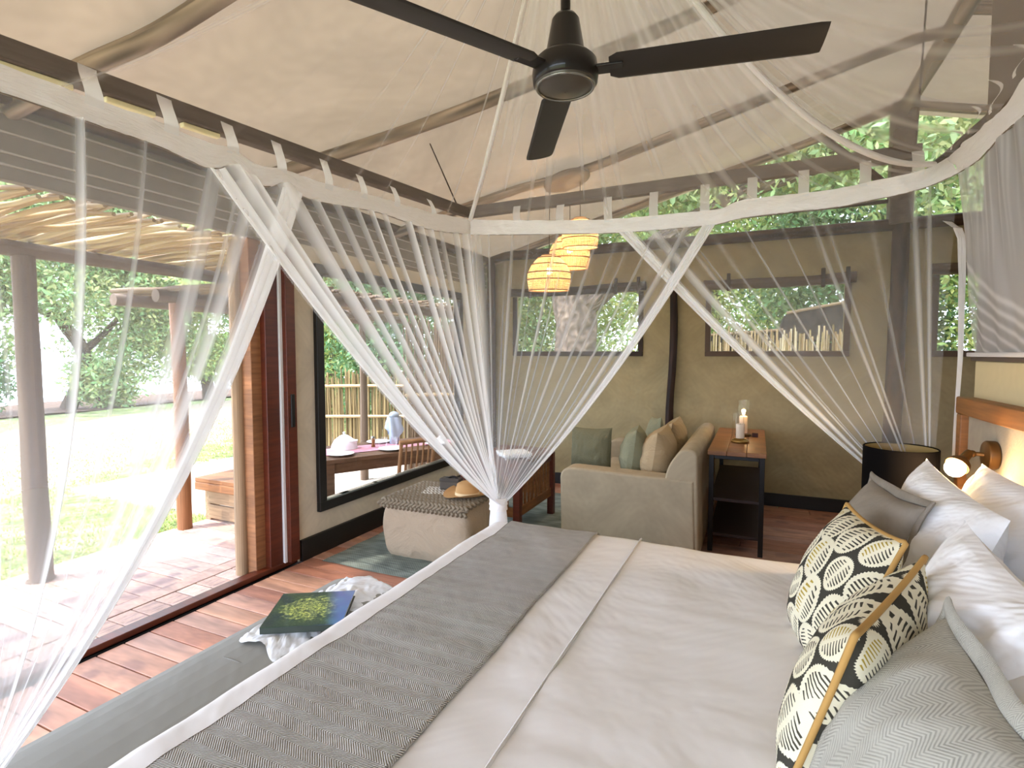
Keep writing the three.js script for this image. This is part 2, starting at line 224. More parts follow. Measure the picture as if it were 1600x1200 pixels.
tag(part(scene, 'leaf_litter', grid(30, 60, (u, v) => { const z = lerp(-45, 30, v), x = lerp(-24.5, -19.8, u) + (-9 - z) * -0.12 + 0.8 * noise(z * 0.25, u * 2); return { x, y: GL + 0.03 + 0.06 * noise(x, z), z, u: x * 0.3, v: z * 0.3 }; }), M.litter), null, null, null, 'structure');
tag(part(scene, 'water', grid(8, 8, (u, v) => ({ x: lerp(-380, -23.5, u), y: GL - 0.7, z: lerp(-260, 220, v), u: u * 60, v: v * 60 })), M.water), null, null, null, 'structure');
tag(part(scene, 'terrace', metric(bevelBox(-8.5, -3.25, GL - 0.05, GL + 0.03, -9.6, -4.1, 0.01)), M.terrace), null, null, null, 'structure');
{ // short grass, far too many blades to count
  const blade = new THREE.BufferGeometry(); const p = []; for (let k = 0; k < 5; k++) { const a = k * 1.26, c = Math.cos(a), s = Math.sin(a), l = 0.012; p.push(-0.004 * s, 0, 0.004 * c, 0.004 * s, 0, -0.004 * c, c * l, 0.018 + 0.006 * (k % 3), s * l); }
  blade.setAttribute('position', new THREE.Float32BufferAttribute(p, 3)); blade.computeVertexNormals();
  const N = 26000, g = new THREE.InstancedMesh(blade, std(0xffffff, 1, { side: THREE.DoubleSide, transmission: 0.3, thickness: 0 }), N), m = new THREE.Matrix4(), q = new THREE.Quaternion(), c = new THREE.Color(); g.name = 'grass';
  for (let i = 0; i < N; i++) { const d = Math.pow(rnd(), 1.4), x = -4.9 - d * 9, z = -3.5 + (rnd() - 0.62) * (6 + d * 14), k = rr(0.8, 1.7); m.compose(V(x, GL, z), q.setFromAxisAngle(V(0, 1, 0), rr(0, 6.3)), V(k, k, k)); g.setMatrixAt(i, m); g.setColorAt(i, c.setRGB(rr(0.3, 0.42), rr(0.36, 0.46), rr(0.10, 0.16))); }
  tag(g, 'short sunlit green grass covering the lawn beside the deck', 'grass', null, 'stuff'); scene.add(g);
}
// trees
const cluster = (n, s, r) => { const p = []; for (let k = 0; k < n; k++) { const c = V(rr(-1, 1), rr(-1, 1), rr(-1, 1)).multiplyScalar(r), a = V(rr(-1, 1), rr(-0.5, 0.5), rr(-1, 1)).normalize(), b = V(rr(-1, 1), rr(-1, 1), rr(-1, 1)).cross(a).normalize(), l = s * rr(0.7, 1.3), w = l * 0.42; const e = (i, j) => c.clone().addScaledVector(a, i * l).addScaledVector(b, j * w).toArray(); p.push(...e(-0.5, 0), ...e(0, -0.5), ...e(0.5, 0), ...e(-0.5, 0), ...e(0.5, 0), ...e(0, 0.5)); } const g = new THREE.BufferGeometry(); g.setAttribute('position', new THREE.Float32BufferAttribute(p, 3)); g.computeVertexNormals(); return g; };
const clusters = { far: cluster(14, 0.17, 0.36), mid: cluster(10, 0.15, 0.26), near: cluster(12, 0.11, 0.2) };
function tree(name, label, category, base, trunks, blobs, kind, n, tint, bark = M.bark, group) {
  const t = thing(name, label, category, base, 0, group);
  trunks.forEach(([pts, r0, r1], i) => part(t, i ? 'branch' : 'trunk', pole(pts.map((p) => V(...p)), r0, r1, 10, 0.3, 18), bark));
  const f = new THREE.InstancedMesh(clusters[kind], M.leaf, n), m = new THREE.Matrix4(), q = new THREE.Quaternion(), c = new THREE.Color();
  const vol = blobs.map((b) => b[3] * b[4] * b[5]), total = vol.reduce((a, b) => a + b, 0);
  for (let i = 0; i < n; i++) {
    let k = rnd() * total, b = 0; while ((k -= vol[b]) > 0 && b < blobs.length - 1) b++;
    const d = V(rr(-1, 1), rr(-1, 1), rr(-1, 1)).normalize().multiplyScalar(Math.pow(rnd(), 0.45)), B = blobs[b], s = rr(0.7, 1.35);
    m.compose(V(B[0] + d.x * B[3], B[1] + d.y * B[4], B[2] + d.z * B[5]), q.setFromEuler(new THREE.Euler(rr(0, 6), rr(0, 6), rr(0, 6))), V(s, s, s)); f.setMatrixAt(i, m);
    const g = rr(0.55, 1.25), y = rr(0.75, 1.3); f.setColorAt(i, c.setRGB(tint[0] * g * y, tint[1] * g, tint[2] * g));
  }
  f.name = 'foliage'; f.userData.kind = 'stuff'; t.add(f); return t;
}
const B = (p) => [p.x, GL, p.z];
const G1 = [0.42, 0.54, 0.24], G2 = [0.46, 0.57, 0.20], G3 = [0.18, 0.30, 0.13];
tree('shade_tree', 'broad leafy tree with a leaning forked trunk by the water, behind the nearer veranda post', 'tree', [-21.0, GL, -10.2], [[[[0, 0, 0], [0.1, 0.9, -0.3], [0.1, 1.9, -0.45], [0, 3.0, 0.1], [-0.2, 4.6, 0.7]], 0.24, 0.12], [[[0.05, 1.9, -0.45], [0.3, 2.9, -1.3], [0.4, 4.2, -2.0]], 0.12, 0.05], [[[0, 3.0, 0.1], [-0.2, 3.5, 1.0], [-0.4, 4.6, 2]], 0.1, 0.05]],
  [[0, 5.6, 0, 1.8, 1.9, 3.6], [-0.3, 4.2, 2.6, 1.5, 1.5, 2.2], [0.6, 4.6, -2.8, 1.8, 1.8, 2.2], [0, 7.2, 0, 2.0, 1.3, 3.4], [0.2, 3.0, 3.2, 1.1, 1.1, 1.2], [0.9, 3.6, 0.2, 0.8, 0.9, 1.6], [0.6, 2.9, -2.6, 0.9, 1.0, 1.4], [-0.8, 2.2, -1.2, 0.6, 0.5, 1.2], [-0.6, 1.9, 1.6, 0.6, 0.7, 1.0], [-1.0, 1.0, -1.6, 0.4, 0.6, 0.9], [-0.8, 3.3, -0.9, 0.7, 0.6, 1.0], [-0.4, 2.3, -2.0, 0.7, 0.8, 0.9], [-1, 3.6, 1.6, 0.8, 0.7, 1.2]], 'far', 6000, G1);
tree('shade_tree', 'dense green tree whose crown hangs over the bushes right of the leaning trunk', 'tree', [-20.6, GL, -15.0], [[[[0, 0, 0], [0.1, 1.5, 0.2], [-0.2, 3.4, 0]], 0.24, 0.14], [[[0, 1, 0], [0.5, 2.6, -1.2], [0.3, 4, -2]], 0.14, 0.06]],
  [[0, 5.4, 0, 1.8, 2.2, 2.6], [0.3, 4.0, -2.4, 1.5, 1.6, 1.8], [0, 3.0, 1.6, 1.3, 1.1, 1.6], [0, 7.2, -1, 2, 1.3, 3], [0, 2.2, -1.6, 0.8, 0.9, 1.3], [0.2, 1.8, 2.6, 0.8, 1.1, 1.3]], 'far', 4300, G1);
tree('shade_tree', 'yellow green tree seen between the farther veranda post and the door', 'tree', [-20.2, GL, -20.0], [[[[0, 0, 0], [0.2, 2, 0.3], [0, 4.4, 0]], 0.3, 0.15]],
  [[0, 5.4, 0, 2.2, 2.2, 3.0], [0.6, 3.2, -1.6, 1.5, 1.5, 1.8], [0, 2.6, 2.0, 1.2, 1.4, 1.6], [0, 7.4, 0, 2.2, 1.2, 3.2]], 'far', 3800, G2);
tree('shrub', 'rounded bush at the water edge beside the leaning tree trunk', 'bush', [-20.6, GL, -10.95], [[[[0, 0, 0], [0.1, 0.8, 0.2], [0, 1.6, 0.4]], 0.06, 0.03], [[[0, 0, 0], [-0.2, 0.9, -0.3], [0.1, 1.7, -0.6]], 0.06, 0.03]], [[0, 1.0, 0, 0.7, 0.75, 0.8], [0, 0.6, -0.5, 0.6, 0.5, 0.6]], 'far', 420, G1);
tree('shrub', 'thin many stemmed bush in the leaf litter below the dense tree', 'bush', [-20.4, GL, -15.4], [[[[0, 0, 0], [0, 0.9, 0.3], [0, 2.2, 0.6]], 0.07, 0.03], [[[0, 0, 0], [0, 1.0, -0.3], [0, 2.3, -0.8]], 0.07, 0.03]], [[0, 1.8, 0.3, 0.7, 1.0, 1.5]], 'far', 520, G2);
tree('shrub', 'low green bush at the water edge left of the nearer veranda post', 'bush', [-21.6, GL, -8.0], [[[[0, 0, 0], [0, 0.7, 0.2]], 0.05, 0.03]], [[0, 1.1, 0, 0.7, 0.8, 1.0], [0, 2.6, 0.3, 0.5, 0.5, 0.6]], 'far', 300, G3);
tree('shrub', 'spreading bush at the water edge seen through the net by the door', 'bush', [-21.0, GL, -18.4], [[[[0, 0, 0], [0, 0.9, 0.2]], 0.05, 0.03]], [[0, 1.5, 0, 0.9, 1.4, 1.5]], 'far', 800, G2);
tree('overhanging_tree', 'bright leafy tree over the lawn whose twigs hang below the near reed roof', 'tree', [-13.0, GL, -12.0], [[[[0, 0, 0], [0.1, 2.6, 0], [0, 5, 0.3]], 0.2, 0.1]], [[0.3, 4.4, 1.2, 2.0, 1.1, 2.6], [0.8, 3.5, 0.2, 0.9, 0.6, 1.1], [0, 5.6, 0, 2.5, 1.5, 3]], 'mid', 2200, G2);
// behind the tent
tree('large_tree', 'thick pale barked tree trunk filling the middle of the left back window', 'tree', [-3.38, GL, -10.4], [[[[0, 0, 0], [0.02, 1.5, 0], [0.05, 3.2, 0], [0, 5.0, 0.1]], 0.48, 0.40], [[[0.1, 2.6, 0], [1.2, 3.5, 0.3], [2.8, 4.4, 0.6], [4.6, 5.0, 0.3]], 0.2, 0.12], [[[0.1, 3.0, 0], [-1.6, 4.4, 0.2], [-3, 5.4, 0]], 0.2, 0.1]],
  [[0.5, 6.2, 0, 4.2, 1.9, 2.4], [3.4, 5.6, 0.5, 3.2, 1.5, 2.0], [-3, 5.6, 0, 2.5, 1.8, 2], [6.5, 5.2, 0.6, 2.6, 1.6, 1.8]], 'mid', 6500, G1, M.greyBark);
const back = [[-8.6, -11.0, 'dark green tree right behind the reed fence of the dining terrace', G3, 1.7, 1500], [-8.5, -16, 'green trees beyond the reed fence, seen through the picture window', G1, 3.6, 2600], [-6.2, -17.5, 'bright green tree left of the thick pale trunk in the left back window', G2, 3.4, 2600], [-1.2, -16.5, 'sunlit green tree right of the thick pale trunk in the left back window', G2, 3.4, 2600], [2.4, -14.5, 'dark green tree with a bare trunk behind the middle back window', G3, 3.0, 2300], [5.6, -13, 'pale green leafy tree filling the rightmost back window', G2, 2.8, 2600], [-11.5, -12.5, 'tree at the end of the reed fence, left in the picture window', G2, 2.6, 2000]];
for (const [x, z, label, tint, w, n] of back) tree('leafy_tree', label, 'tree', [x, GL, z], [[[[0, 0, 0], [0.1, 2, 0.1], [0, 5, 0]], 0.22, 0.12]], [[0, 1.6, 0, w * 0.9, 1.6, 1.0], [0, 4.0, 0, w, 1.9, 1.3], [0.4, 6.6, 0, w * 1.1, 2.0, 1.6]], 'mid', n * 2, tint);
// nearer veranda: posts, beam, roof of reeds
function reedRoof(name, label, x0, x1, z0, z1, y0, y1, n, rMin, rMax, mats, beams, kindLabel) {
  const t = thing(name, label, 'reed roof', [0, 0, 0]);
  for (const b of beams) part(t, 'beam', pole(b.map((p) => V(...p)), 0.055, 0.05, 10, 0.15, 24), M.greyPole);
  const variants = mats.map((m) => { const q = []; for (let k = 0; k < 6; k++) q.push(V(k / 5 - 0.5, 0.012 * noise(k * 0.9, rnd() * 30), 0.02 * noise(k * 0.8, rnd() * 30))); return pole(q, 1, 0.8, 6, 0.05, 6); });
  const make = (m) => { const q = []; for (let k = 0; k < 6; k++) q.push(V((k / 5 - 0.5) * (x1 - x0), 0.02 * noise(k * 0.9, rnd() * 30), 0.03 * noise(k * 0.8, rnd() * 30))); return pole(q, rMax, rMin, 6, 0.1, 7); };
  const geos = [0, 1, 2, 3, 4, 5].map(make);
  for (let i = 0; i < n; i++) { const z = lerp(z0, z1, (i + rr(0, 0.6)) / n), o = rr(-0.06, 0.03); part(t, 'reed', geos[Math.floor(rnd() * 6)], mats[Math.floor(rnd() * mats.length)], [(x0 + x1) / 2 + o, (y0 + y1) / 2 + rr(-0.012, 0.02), z], [rr(0, 6), rr(-0.022, 0.022), Math.atan2(y1 - y0, x1 - x0) + rr(-0.01, 0.01)]); }
  return t;
}
const postA = thing('veranda_post', 'thick weathered round post of the near veranda, standing on the deck edge', 'post', [-4.45, 0, -1.95]);
part(postA, 'shaft', pole([V(0.02, -0.3, 0), V(0.01, 0.8, 0.01), V(-0.02, 2.2, 0)], 0.072, 0.064, 14, 0.12, 20), M.greyPole); part(postA, 'collar', lathe([[0.075, 0], [0.085, 0.004], [0.07, 0.012]]), M.greyPole);
reedRoof('veranda_roof', 'flat roof of split pale reeds over the near veranda deck', -4.75, -3.165, 1.6, -3.62, 2.315, 2.37, 168, 0.012, 0.024, M.reed, [[[-4.45, 2.245, 1.6], [-4.45, 2.245, -1], [-4.45, 2.24, -3.65]]]);
const postB = thing('veranda_post', 'slimmer sunlit round post in front of the wooden deck bench', 'post', [-4.61, 0, -3.08]);
part(postB, 'shaft', pole([V(0, -0.3, 0), V(0.01, 1, 0), V(-0.01, 1.99, 0)], 0.06, 0.055, 12, 0.1, 18), M.jambWood);
reedRoof('dining_roof', 'lower roof of grey reeds over the outdoor dining table', -5.4, -3.3, -3.0, -6.3, 2.10, 2.10, 70, 0.012, 0.022, M.greyReed, [[[-4.61, 2.04, -2.9], [-4.61, 2.03, -6.4]], [[-5.2, 2.03, -2.9], [-5.2, 2.03, -6.4]], [[-3.4, 2.03, -3.0], [-3.4, 2.03, -6.4]]]);
for (const [x, z, l] of [[-5.2, -6.2, 'dark round post of the dining roof by the reed fence, seen through the picture window']]) part(thing('veranda_post', l, 'post', [x, GL, z]), 'shaft', pole([V(0, 0, 0), V(0.01, 1.2, 0), V(0, 2.32, 0)], 0.06, 0.05, 10, 0.1), M.greyPole);
{ // bench at the deck end
  const b = thing('deck_bench', 'low wooden bench with a plank seat and pale boarded front at the deck end', 'bench', [-4.35, 0, -3.42]);
  for (let k = 0; k < 3; k++) part(b, 'seat_plank', metric(bevelBox(-0.36, 0.75, 0.37, 0.41, 0.16 - k * 0.17 - 0.165, 0.16 - k * 0.17, 0.006)), M.jambWood);
  part(b, 'seat_edge', metric(bevelBox(-0.36, 0.75, 0.30, 0.37, 0.13, 0.165, 0.006)), M.jambWood);
  for (let k = 0; k < 2; k++) part(b, 'front_board', metric(bevelBox(-0.28, 0.72, 0.02 + k * 0.14, 0.15 + k * 0.14, 0.06, 0.09, 0.006)), M.paleWood);
  part(b, 'leg', bevelBox(-0.34, -0.27, 0, 0.31, -0.02, 0.08, 0.006), M.paleWood); part(b, 'leg', bevelBox(0.4, 0.46, 0, 0.31, -0.02, 0.1, 0.006), M.paleWood);
}
// reed fence and tall screen beyond the dining terrace
function reedFence(label, a, b, h, n, rails, r, mats) {
  const t = thing('reed_fence', label, 'fence', [a[0], GL, a[1]], 0), dx = b[0] - a[0], dz = b[1] - a[1], L = Math.hypot(dx, dz), dir = Math.atan2(-dz, dx);
  t.rotation.y = dir;
  const geos = [0, 1, 2, 3, 4].map(() => pole([V(0, 0, 0), V(rr(-0.02, 0.02), h * 0.5, rr(-0.01, 0.01)), V(rr(-0.03, 0.03), h * rr(0.96, 1.06), 0)], r, r * 0.7, 6, 0.1, 5));
  for (let i = 0; i < n; i++) part(t, 'reed', geos[Math.floor(rnd() * 5)], mats[Math.floor(rnd() * mats.length)], [L * (i + rr(-0.2, 0.2)) / n, rr(-0.05, 0.0), rr(-0.012, 0.012)], [0, rr(0, 6), rr(-0.015, 0.015)], [1, rr(0.94, 1.03), 1]);
  for (const y of rails) part(t, 'rail', pole([V(0, y, 0.035), V(L / 2, y + 0.01, 0.04), V(L, y, 0.035)], 0.026, 0.022, 8, 0.15), M.reed[0]);
}
reedFence('waist high fence of upright reeds with two rails behind the dining table', [-7.4, -6.53], [-4.1, -8.0], 1.55, 210, [0.82, 1.33], 0.017, M.fenceReed);
reedFence('tall grey reed screen at the right end of the dining terrace', [-4.45, -6.2], [-3.25, -6.75], 2.36, 110, [1.3], 0.014, M.greyReed);
reedFence('row of pale dry reeds fencing the yard behind the middle back window', [-1.2, -10.6], [2.3, -11.2], 2.32, 150, [], 0.022, M.reed.concat(M.fenceReed));
{ // roofed shelter behind the middle back window
  const s = thing('thatched_shelter', 'dark low open shelter with a pale roof edge behind the dry reed row', 'shelter', [1.0, GL, -13.4]);
  part(s, 'roof', (() => { const sh = new THREE.Shape([[-2.7, 2.18], [-0.6, 2.32], [-0.5, 2.62], [1.0, 2.9], [1.55, 2.75], [1.55, 2.2], [-2.6, 2.05]].map((p) => new THREE.Vector2(...p))); return metric(new THREE.ExtrudeGeometry(sh, { depth: 1.6, bevelEnabled: true, bevelSize: 0.02, bevelThickness: 0.02 })); })(), std(0x4b433c, 0.9, { map: barkMap }));
  part(s, 'roof_edge', pole([V(-2.8, 2.2, 1.66), V(-0.55, 2.34, 1.66)], 0.03, 0.03, 6), M.paleWood); part(s, 'roof_edge', pole([V(-0.5, 2.66, 1.66), V(1.0, 2.93, 1.66)], 0.03, 0.03, 6), M.paleWood);
  for (const x of [-2.4, -0.6, 1.35]) part(s, 'post', pole([V(x, 0, 1.4), V(x, 2.15, 1.4)], 0.07, 0.06, 8, 0.15), M.darkPole);
  part(s, 'back_wall', bevelBox(-2.4, 1.45, 0, 2.1, 0.1, 0.16), std(0x4a4038, 0.9, { map: barkMap }));
}
{ // dining table laid for a meal; its top lies along local x
  const C = V(-4.0, GL + 0.03, -5.15), T = 1.05, H = 0.74, L = 1.7, W = 0.9;
  const place = (x, z) => [C.x + x * Math.cos(T) + z * Math.sin(T), C.z - x * Math.sin(T) + z * Math.cos(T)];
  const t = thing('dining_table', 'wooden outdoor dining table with square legs, laid for a meal', 'table', C.toArray(), T);
  for (let k = 0; k < 6; k++) part(t, 'top_plank', metric(bevelBox(-L / 2, L / 2, H - 0.045, H, -W / 2 + k * W / 6 + 0.003, -W / 2 + (k + 1) * W / 6 - 0.003, 0.005)), M.tableWood);
  for (const x of [-1, 1]) for (const z of [-1, 1]) part(t, 'leg', metric(bevelBox(x * (L / 2 - 0.06) - 0.05, x * (L / 2 - 0.06) + 0.05, 0, H - 0.045, z * (W / 2 - 0.06) - 0.05, z * (W / 2 - 0.06) + 0.05, 0.006)), M.tableWood);
  for (const z of [-1, 1]) part(t, 'apron', metric(bevelBox(-L / 2 + 0.1, L / 2 - 0.1, H - 0.16, H - 0.045, z * (W / 2 - 0.06) - 0.015, z * (W / 2 - 0.06) + 0.015, 0.004)), M.tableWood);
  for (const x of [-1, 1]) part(t, 'apron', metric(bevelBox(x * (L / 2 - 0.06) - 0.015, x * (L / 2 - 0.06) + 0.015, H - 0.16, H - 0.045, -W / 2 + 0.1, W / 2 - 0.1, 0.004)), M.tableWood);
  const runner = grid(60, 10, (u, v) => { const s = (u - 0.5) * 3.0, over = Math.abs(s) - L / 2, z = (v - 0.5) * 0.42; return over > 0 ? { x: Math.sign(s) * (L / 2 + 0.006 + 0.012 * noise(v * 5, s * 4)), y: H + 0.006 - over, z } : { x: s, y: H + 0.006, z }; });
  tag(part(scene, 'table_runner', runner, std(0xd99aa6, 0.9, { bumpMap: clothBump, bumpScale: 0.004, side: THREE.DoubleSide }), C.toArray(), [0, T, 0]), 'pink cloth runner hanging over the end of the outdoor dining table', 'cloth');
  const plateGeo = lathe([[0.001, 0.006], [0.08, 0.006], [0.1, 0.014], [0.14, 0.022], [0.142, 0.019], [0.1, 0.006], [0.08, 0.0], [0.001, 0.0]], 32), y = C.y + H;
  [[-0.62, 0.27, 'white dinner plate nearest the pink cloth end of the outdoor table'], [-0.05, 0.28, 'white dinner plate at the middle of the near side of the outdoor table'], [0.02, -0.27, 'white dinner plate at the far side of the outdoor table behind the glasses'], [0.55, 0.25, 'white dinner plate with a folded napkin toward the far end of the outdoor table']].forEach(([x, z, l]) => { const q = place(x, z); tag(part(scene, 'dinner_plate', plateGeo, M.white, [q[0], y + 0.008, q[1]]), l, 'plate', 'plates on the outdoor table'); });
  { const q = place(0.6, 0.25); tag(part(scene, 'napkin', grid(14, 14, (u, v) => ({ x: (u - 0.5) * 0.16, z: (v - 0.5) * 0.12, y: 0.09 * Math.max(0, 1 - Math.hypot(u - 0.5, v - 0.5) * 2) + 0.01 * noise(u * 5, v * 5) + 0.012 })), std(0xffffff, 0.9, { side: THREE.DoubleSide }), [q[0], y + 0.018, q[1]]), 'folded white napkin standing on the far plate of the outdoor table', 'napkin'); }
  { const q = place(-0.45, -0.12), t2 = thing('food_cover', 'white net food cover with a knob over dishes on the outdoor table', 'food cover', [q[0], y + 0.009, q[1]]); t2.scale.setScalar(0.78); part(t2, 'dome', lathe([[0.19, 0], [0.18, 0.06], [0.14, 0.13], [0.06, 0.19], [0.015, 0.21]]), M.netDense); part(t2, 'rim', moved(new THREE.TorusGeometry(0.19, 0.006, 8, 36), 0, 0.004, 0, Math.PI / 2), M.white); part(t2, 'knob', lathe([[0.001, 0.21], [0.018, 0.215], [0.022, 0.235], [0.001, 0.25]]), M.white); }
  { const q = place(-0.4, -0.1), p2 = thing('serving_bowl', 'white bowl under the net food cover on the outdoor table', 'bowl', [q[0], y + 0.009, q[1]]); part(p2, 'body', lathe([[0.001, 0.004], [0.05, 0.0], [0.08, 0.04], [0.1, 0.09], [0.094, 0.09], [0.07, 0.04], [0.001, 0.012]]), M.white); }
  const gl = new THREE.MeshPhysicalMaterial({ color: 0xffffff, roughness: 0.03, transmission: 1, thickness: 0 });
  [[-0.12, 0.06, 'left of the small glasses grouped on the outdoor table'], [-0.02, 0.02, 'middle of the small glasses grouped on the outdoor table'], [0.08, 0.08, 'right of the small glasses grouped on the outdoor table']].forEach(([x, z, l]) => { const q = place(x, z); tag(part(scene, 'drinking_glass', lathe([[0.001, 0.004], [0.03, 0.004], [0.036, 0.11], [0.034, 0.11], [0.028, 0.01], [0.001, 0.01]]), gl, [q[0], y + 0.008, q[1]]), l, 'glass', 'glasses on the outdoor table'); });
  { const q = place(-0.14, -0.02), s = thing('pepper_mill', 'brown pepper mill beside the glasses on the outdoor table', 'pepper mill', [q[0], y + 0.008, q[1]]); part(s, 'body', lathe([[0.001, 0], [0.025, 0], [0.018, 0.04], [0.024, 0.09], [0.012, 0.1]]), M.tanWood); part(s, 'cap', lathe([[0.012, 0.1], [0.02, 0.115], [0.001, 0.13]]), M.chrome); }
  { const q = place(0.16, -0.1), b = thing('water_jug', 'tall jug wrapped in a blue grey cloth on the outdoor table', 'jug', [q[0], y + 0.008, q[1]]); part(b, 'body', lathe([[0.001, 0], [0.06, 0], [0.066, 0.16], [0.05, 0.24], [0.042, 0.3], [0.001, 0.3]]), std(0x9fb0c0, 0.3, { clearcoat: 0.5 }));
    part(b, 'cloth', grid(30, 12, (u, v) => { const a = u * 6.283, r = 0.072 + 0.035 * v + 0.014 * Math.sin(a * 5 + v * 3); return { x: Math.cos(a) * r, z: Math.sin(a) * r, y: 0.33 - v * (0.2 + 0.07 * Math.sin(a * 2)) }; }), std(0xaab6c4, 0.9, { side: THREE.DoubleSide })); part(b, 'knot', grid(12, 8, (u, v) => ({ x: 0.06 * Math.cos(u * 6.283) * Math.sin(v * 3.14) * (1 + 0.3 * noise(u * 4, v * 4)), z: 0.06 * Math.sin(u * 6.283) * Math.sin(v * 3.14), y: 0.35 + 0.045 * Math.cos(v * 3.14) })), std(0xb8c2cc, 0.9)); }
  const chair = (x, z, turn, l) => { const q = place(x, z), c = thing('dining_chair', l, 'chair', [q[0], C.y, q[1]], turn, 'chairs at the outdoor dining table');
    part(c, 'seat', metric(bevelBox(-0.22, 0.22, 0.43, 0.465, -0.22, 0.22, 0.01)), M.chairWood);
    for (const [a, b] of [[-1, 1], [1, 1]]) part(c, 'leg', bevelBox(a * 0.19 - 0.022, a * 0.19 + 0.022, 0, 0.43, b * 0.19 - 0.022, b * 0.19 + 0.022, 0.004), M.chairWood);
    for (const a of [-1, 1]) part(c, 'leg', pole([V(a * 0.19, 0, -0.22), V(a * 0.19, 0.5, -0.19), V(a * 0.19, 0.92, -0.27)], 0.024, 0.02, 8), M.chairWood);
    for (const k of [0, 1, 2, 3, 4]) part(c, 'back_slat', pole([V(-0.13 + k * 0.065, 0.46, -0.19), V(-0.13 + k * 0.065, 0.9, -0.265)], 0.011, 0.011, 6), M.chairWood);
    part(c, 'top_rail', pole([V(-0.21, 0.92, -0.265), V(0, 0.93, -0.285), V(0.21, 0.92, -0.265)], 0.025, 0.025, 8), M.chairWood); part(c, 'stretcher', bevelBox(-0.19, 0.19, 0.2, 0.24, 0.18, 0.2, 0.003), M.chairWood); };
  chair(0.0, 0.62, T + Math.PI, 'pale wooden slat back chair pulled up on the near side of the outdoor table');
  chair(-1.15, -0.05, T + Math.PI / 2, 'wooden chair at the pink cloth end of the outdoor table');
}
// ---------------------------------------------------------------- bed and bedding
const BT = 0.68, BX0 = -1.26, BX1 = 0.80, BZ0 = -2.53, BZ1 = -0.50;
function drape(x0, x1, z0, z1, y, r, reach, nu, nv, bump, uvs = 1) { // cloth over a block whose rounded edges start r inside
  return grid(nu, nv, (u, v) => {
    const X = lerp(x0 - reach[0], x1 + reach[1], u), Z = lerp(z0 - reach[2], z1 + reach[3], v);
    const cx = clamp(X, x0 + r, x1 - r), cz = clamp(Z, z0 + r, z1 - r), dx = X - cx, dz = Z - cz, d = Math.hypot(dx, dz), q = { x: X, y, z: Z, u: X * uvs, v: Z * uvs };
    if (d > 1e-6) { const nx = dx / d, nz = dz / d, arc = r * Math.PI / 2; if (d < arc) { q.x = cx + nx * r * Math.sin(d / r); q.z = cz + nz * r * Math.sin(d / r); q.y = y - r * (1 - Math.cos(d / r)); } else { const w = 0.012 * Math.sin((X * nz - Z * nx) * 16 + 2 * noise(X * 2, Z * 2)) * Math.min(1, (d - arc) * 4); q.x = cx + nx * (r + w); q.z = cz + nz * (r + w); q.y = y - r - (d - arc); } }
    const b = bump(X, Z); q.y += b; return q;
  });
}
{ const b = thing('bed', 'king size bed with an upholstered base standing against the headboard', 'bed', [0, 0, 0]);
  part(b, 'base', metric(bevelBox(BX0 + 0.05, BX1 + 0.01, 0.1, 0.38, BZ0 + 0.05, BZ1 - 0.05, 0.03)), M.greyFabric); part(b, 'mattress', metric(bevelBox(BX0 + 0.04, BX1 + 0.02, 0.38, 0.645, BZ0 + 0.04, BZ1 - 0.04, 0.05)), M.linen);
  for (const x of [BX0 + 0.14, BX1 - 0.1]) for (const z of [BZ0 + 0.14, BZ1 - 0.14]) part(b, 'leg', lathe([[0.001, 0], [0.025, 0], [0.035, 0.1], [0.001, 0.1]], 14), M.blackWood, [x, 0, z]); }
const bedBump = (X, Z) => 0.007 * noise(X * 2.2, Z * 2.2) + 0.004 * noise(X * 6 + 3, Z * 5) + 0.003 * noise(X * 3, Z * 14, 8);
{ const d = thing('duvet', 'smooth off-white duvet cover spread over the king size bed', 'duvet', [0, 0, 0]);
  part(d, 'cover', drape(BX0, BX1 + 0.02, BZ0, BZ1, BT, 0.06, [0.34, -0.02, 0.34, 0.34], 150, 150, bedBump), M.duvet);
  part(d, 'seam', pole([V(-0.475, BT + 0.001, BZ0 + 0.02), V(-0.485, BT + 0.001, -1.9), V(-0.495, BT + 0.001, -1.2), V(-0.50, BT + 0.001, BZ1 - 0.05)].map((p) => { p.y += bedBump(p.x, p.z); return p; }), 0.0045, 0.0045, 6, 0.3, 60), M.duvet); }
const chevronMap = tex(512, 512, (x, y) => { const tri = Math.abs(((y * 4) % 1) * 2 - 1), s = ((x * 36 + tri * 4.4) % 1 + 1) % 1, half = (y * 4) % 1 > 0.5 ? 1 : 0, band = smooth(Math.abs(s - 0.5), 0.2, 0.32), n = 0.05 * noise(x * 80, y * 80) + 0.05 * tn(x, y, 6); const g = lerp(half ? 0.50 : 0.66, half ? 1.0 : 0.86, band) + n; return [g, g * 0.975, g * 0.945]; });  // alternate rows lighter: light caught by one lean is put into the colour
const chevronBump = tex(512, 512, (x, y) => { const tri = Math.abs(((y * 4) % 1) * 2 - 1), s = ((x * 36 + tri * 4.4) % 1 + 1) % 1; return 0.5 + 0.5 * Math.cos((s - 0.0) * 6.283) * 0.9 + 0.1 * noise(x * 90, y * 90); }, false);
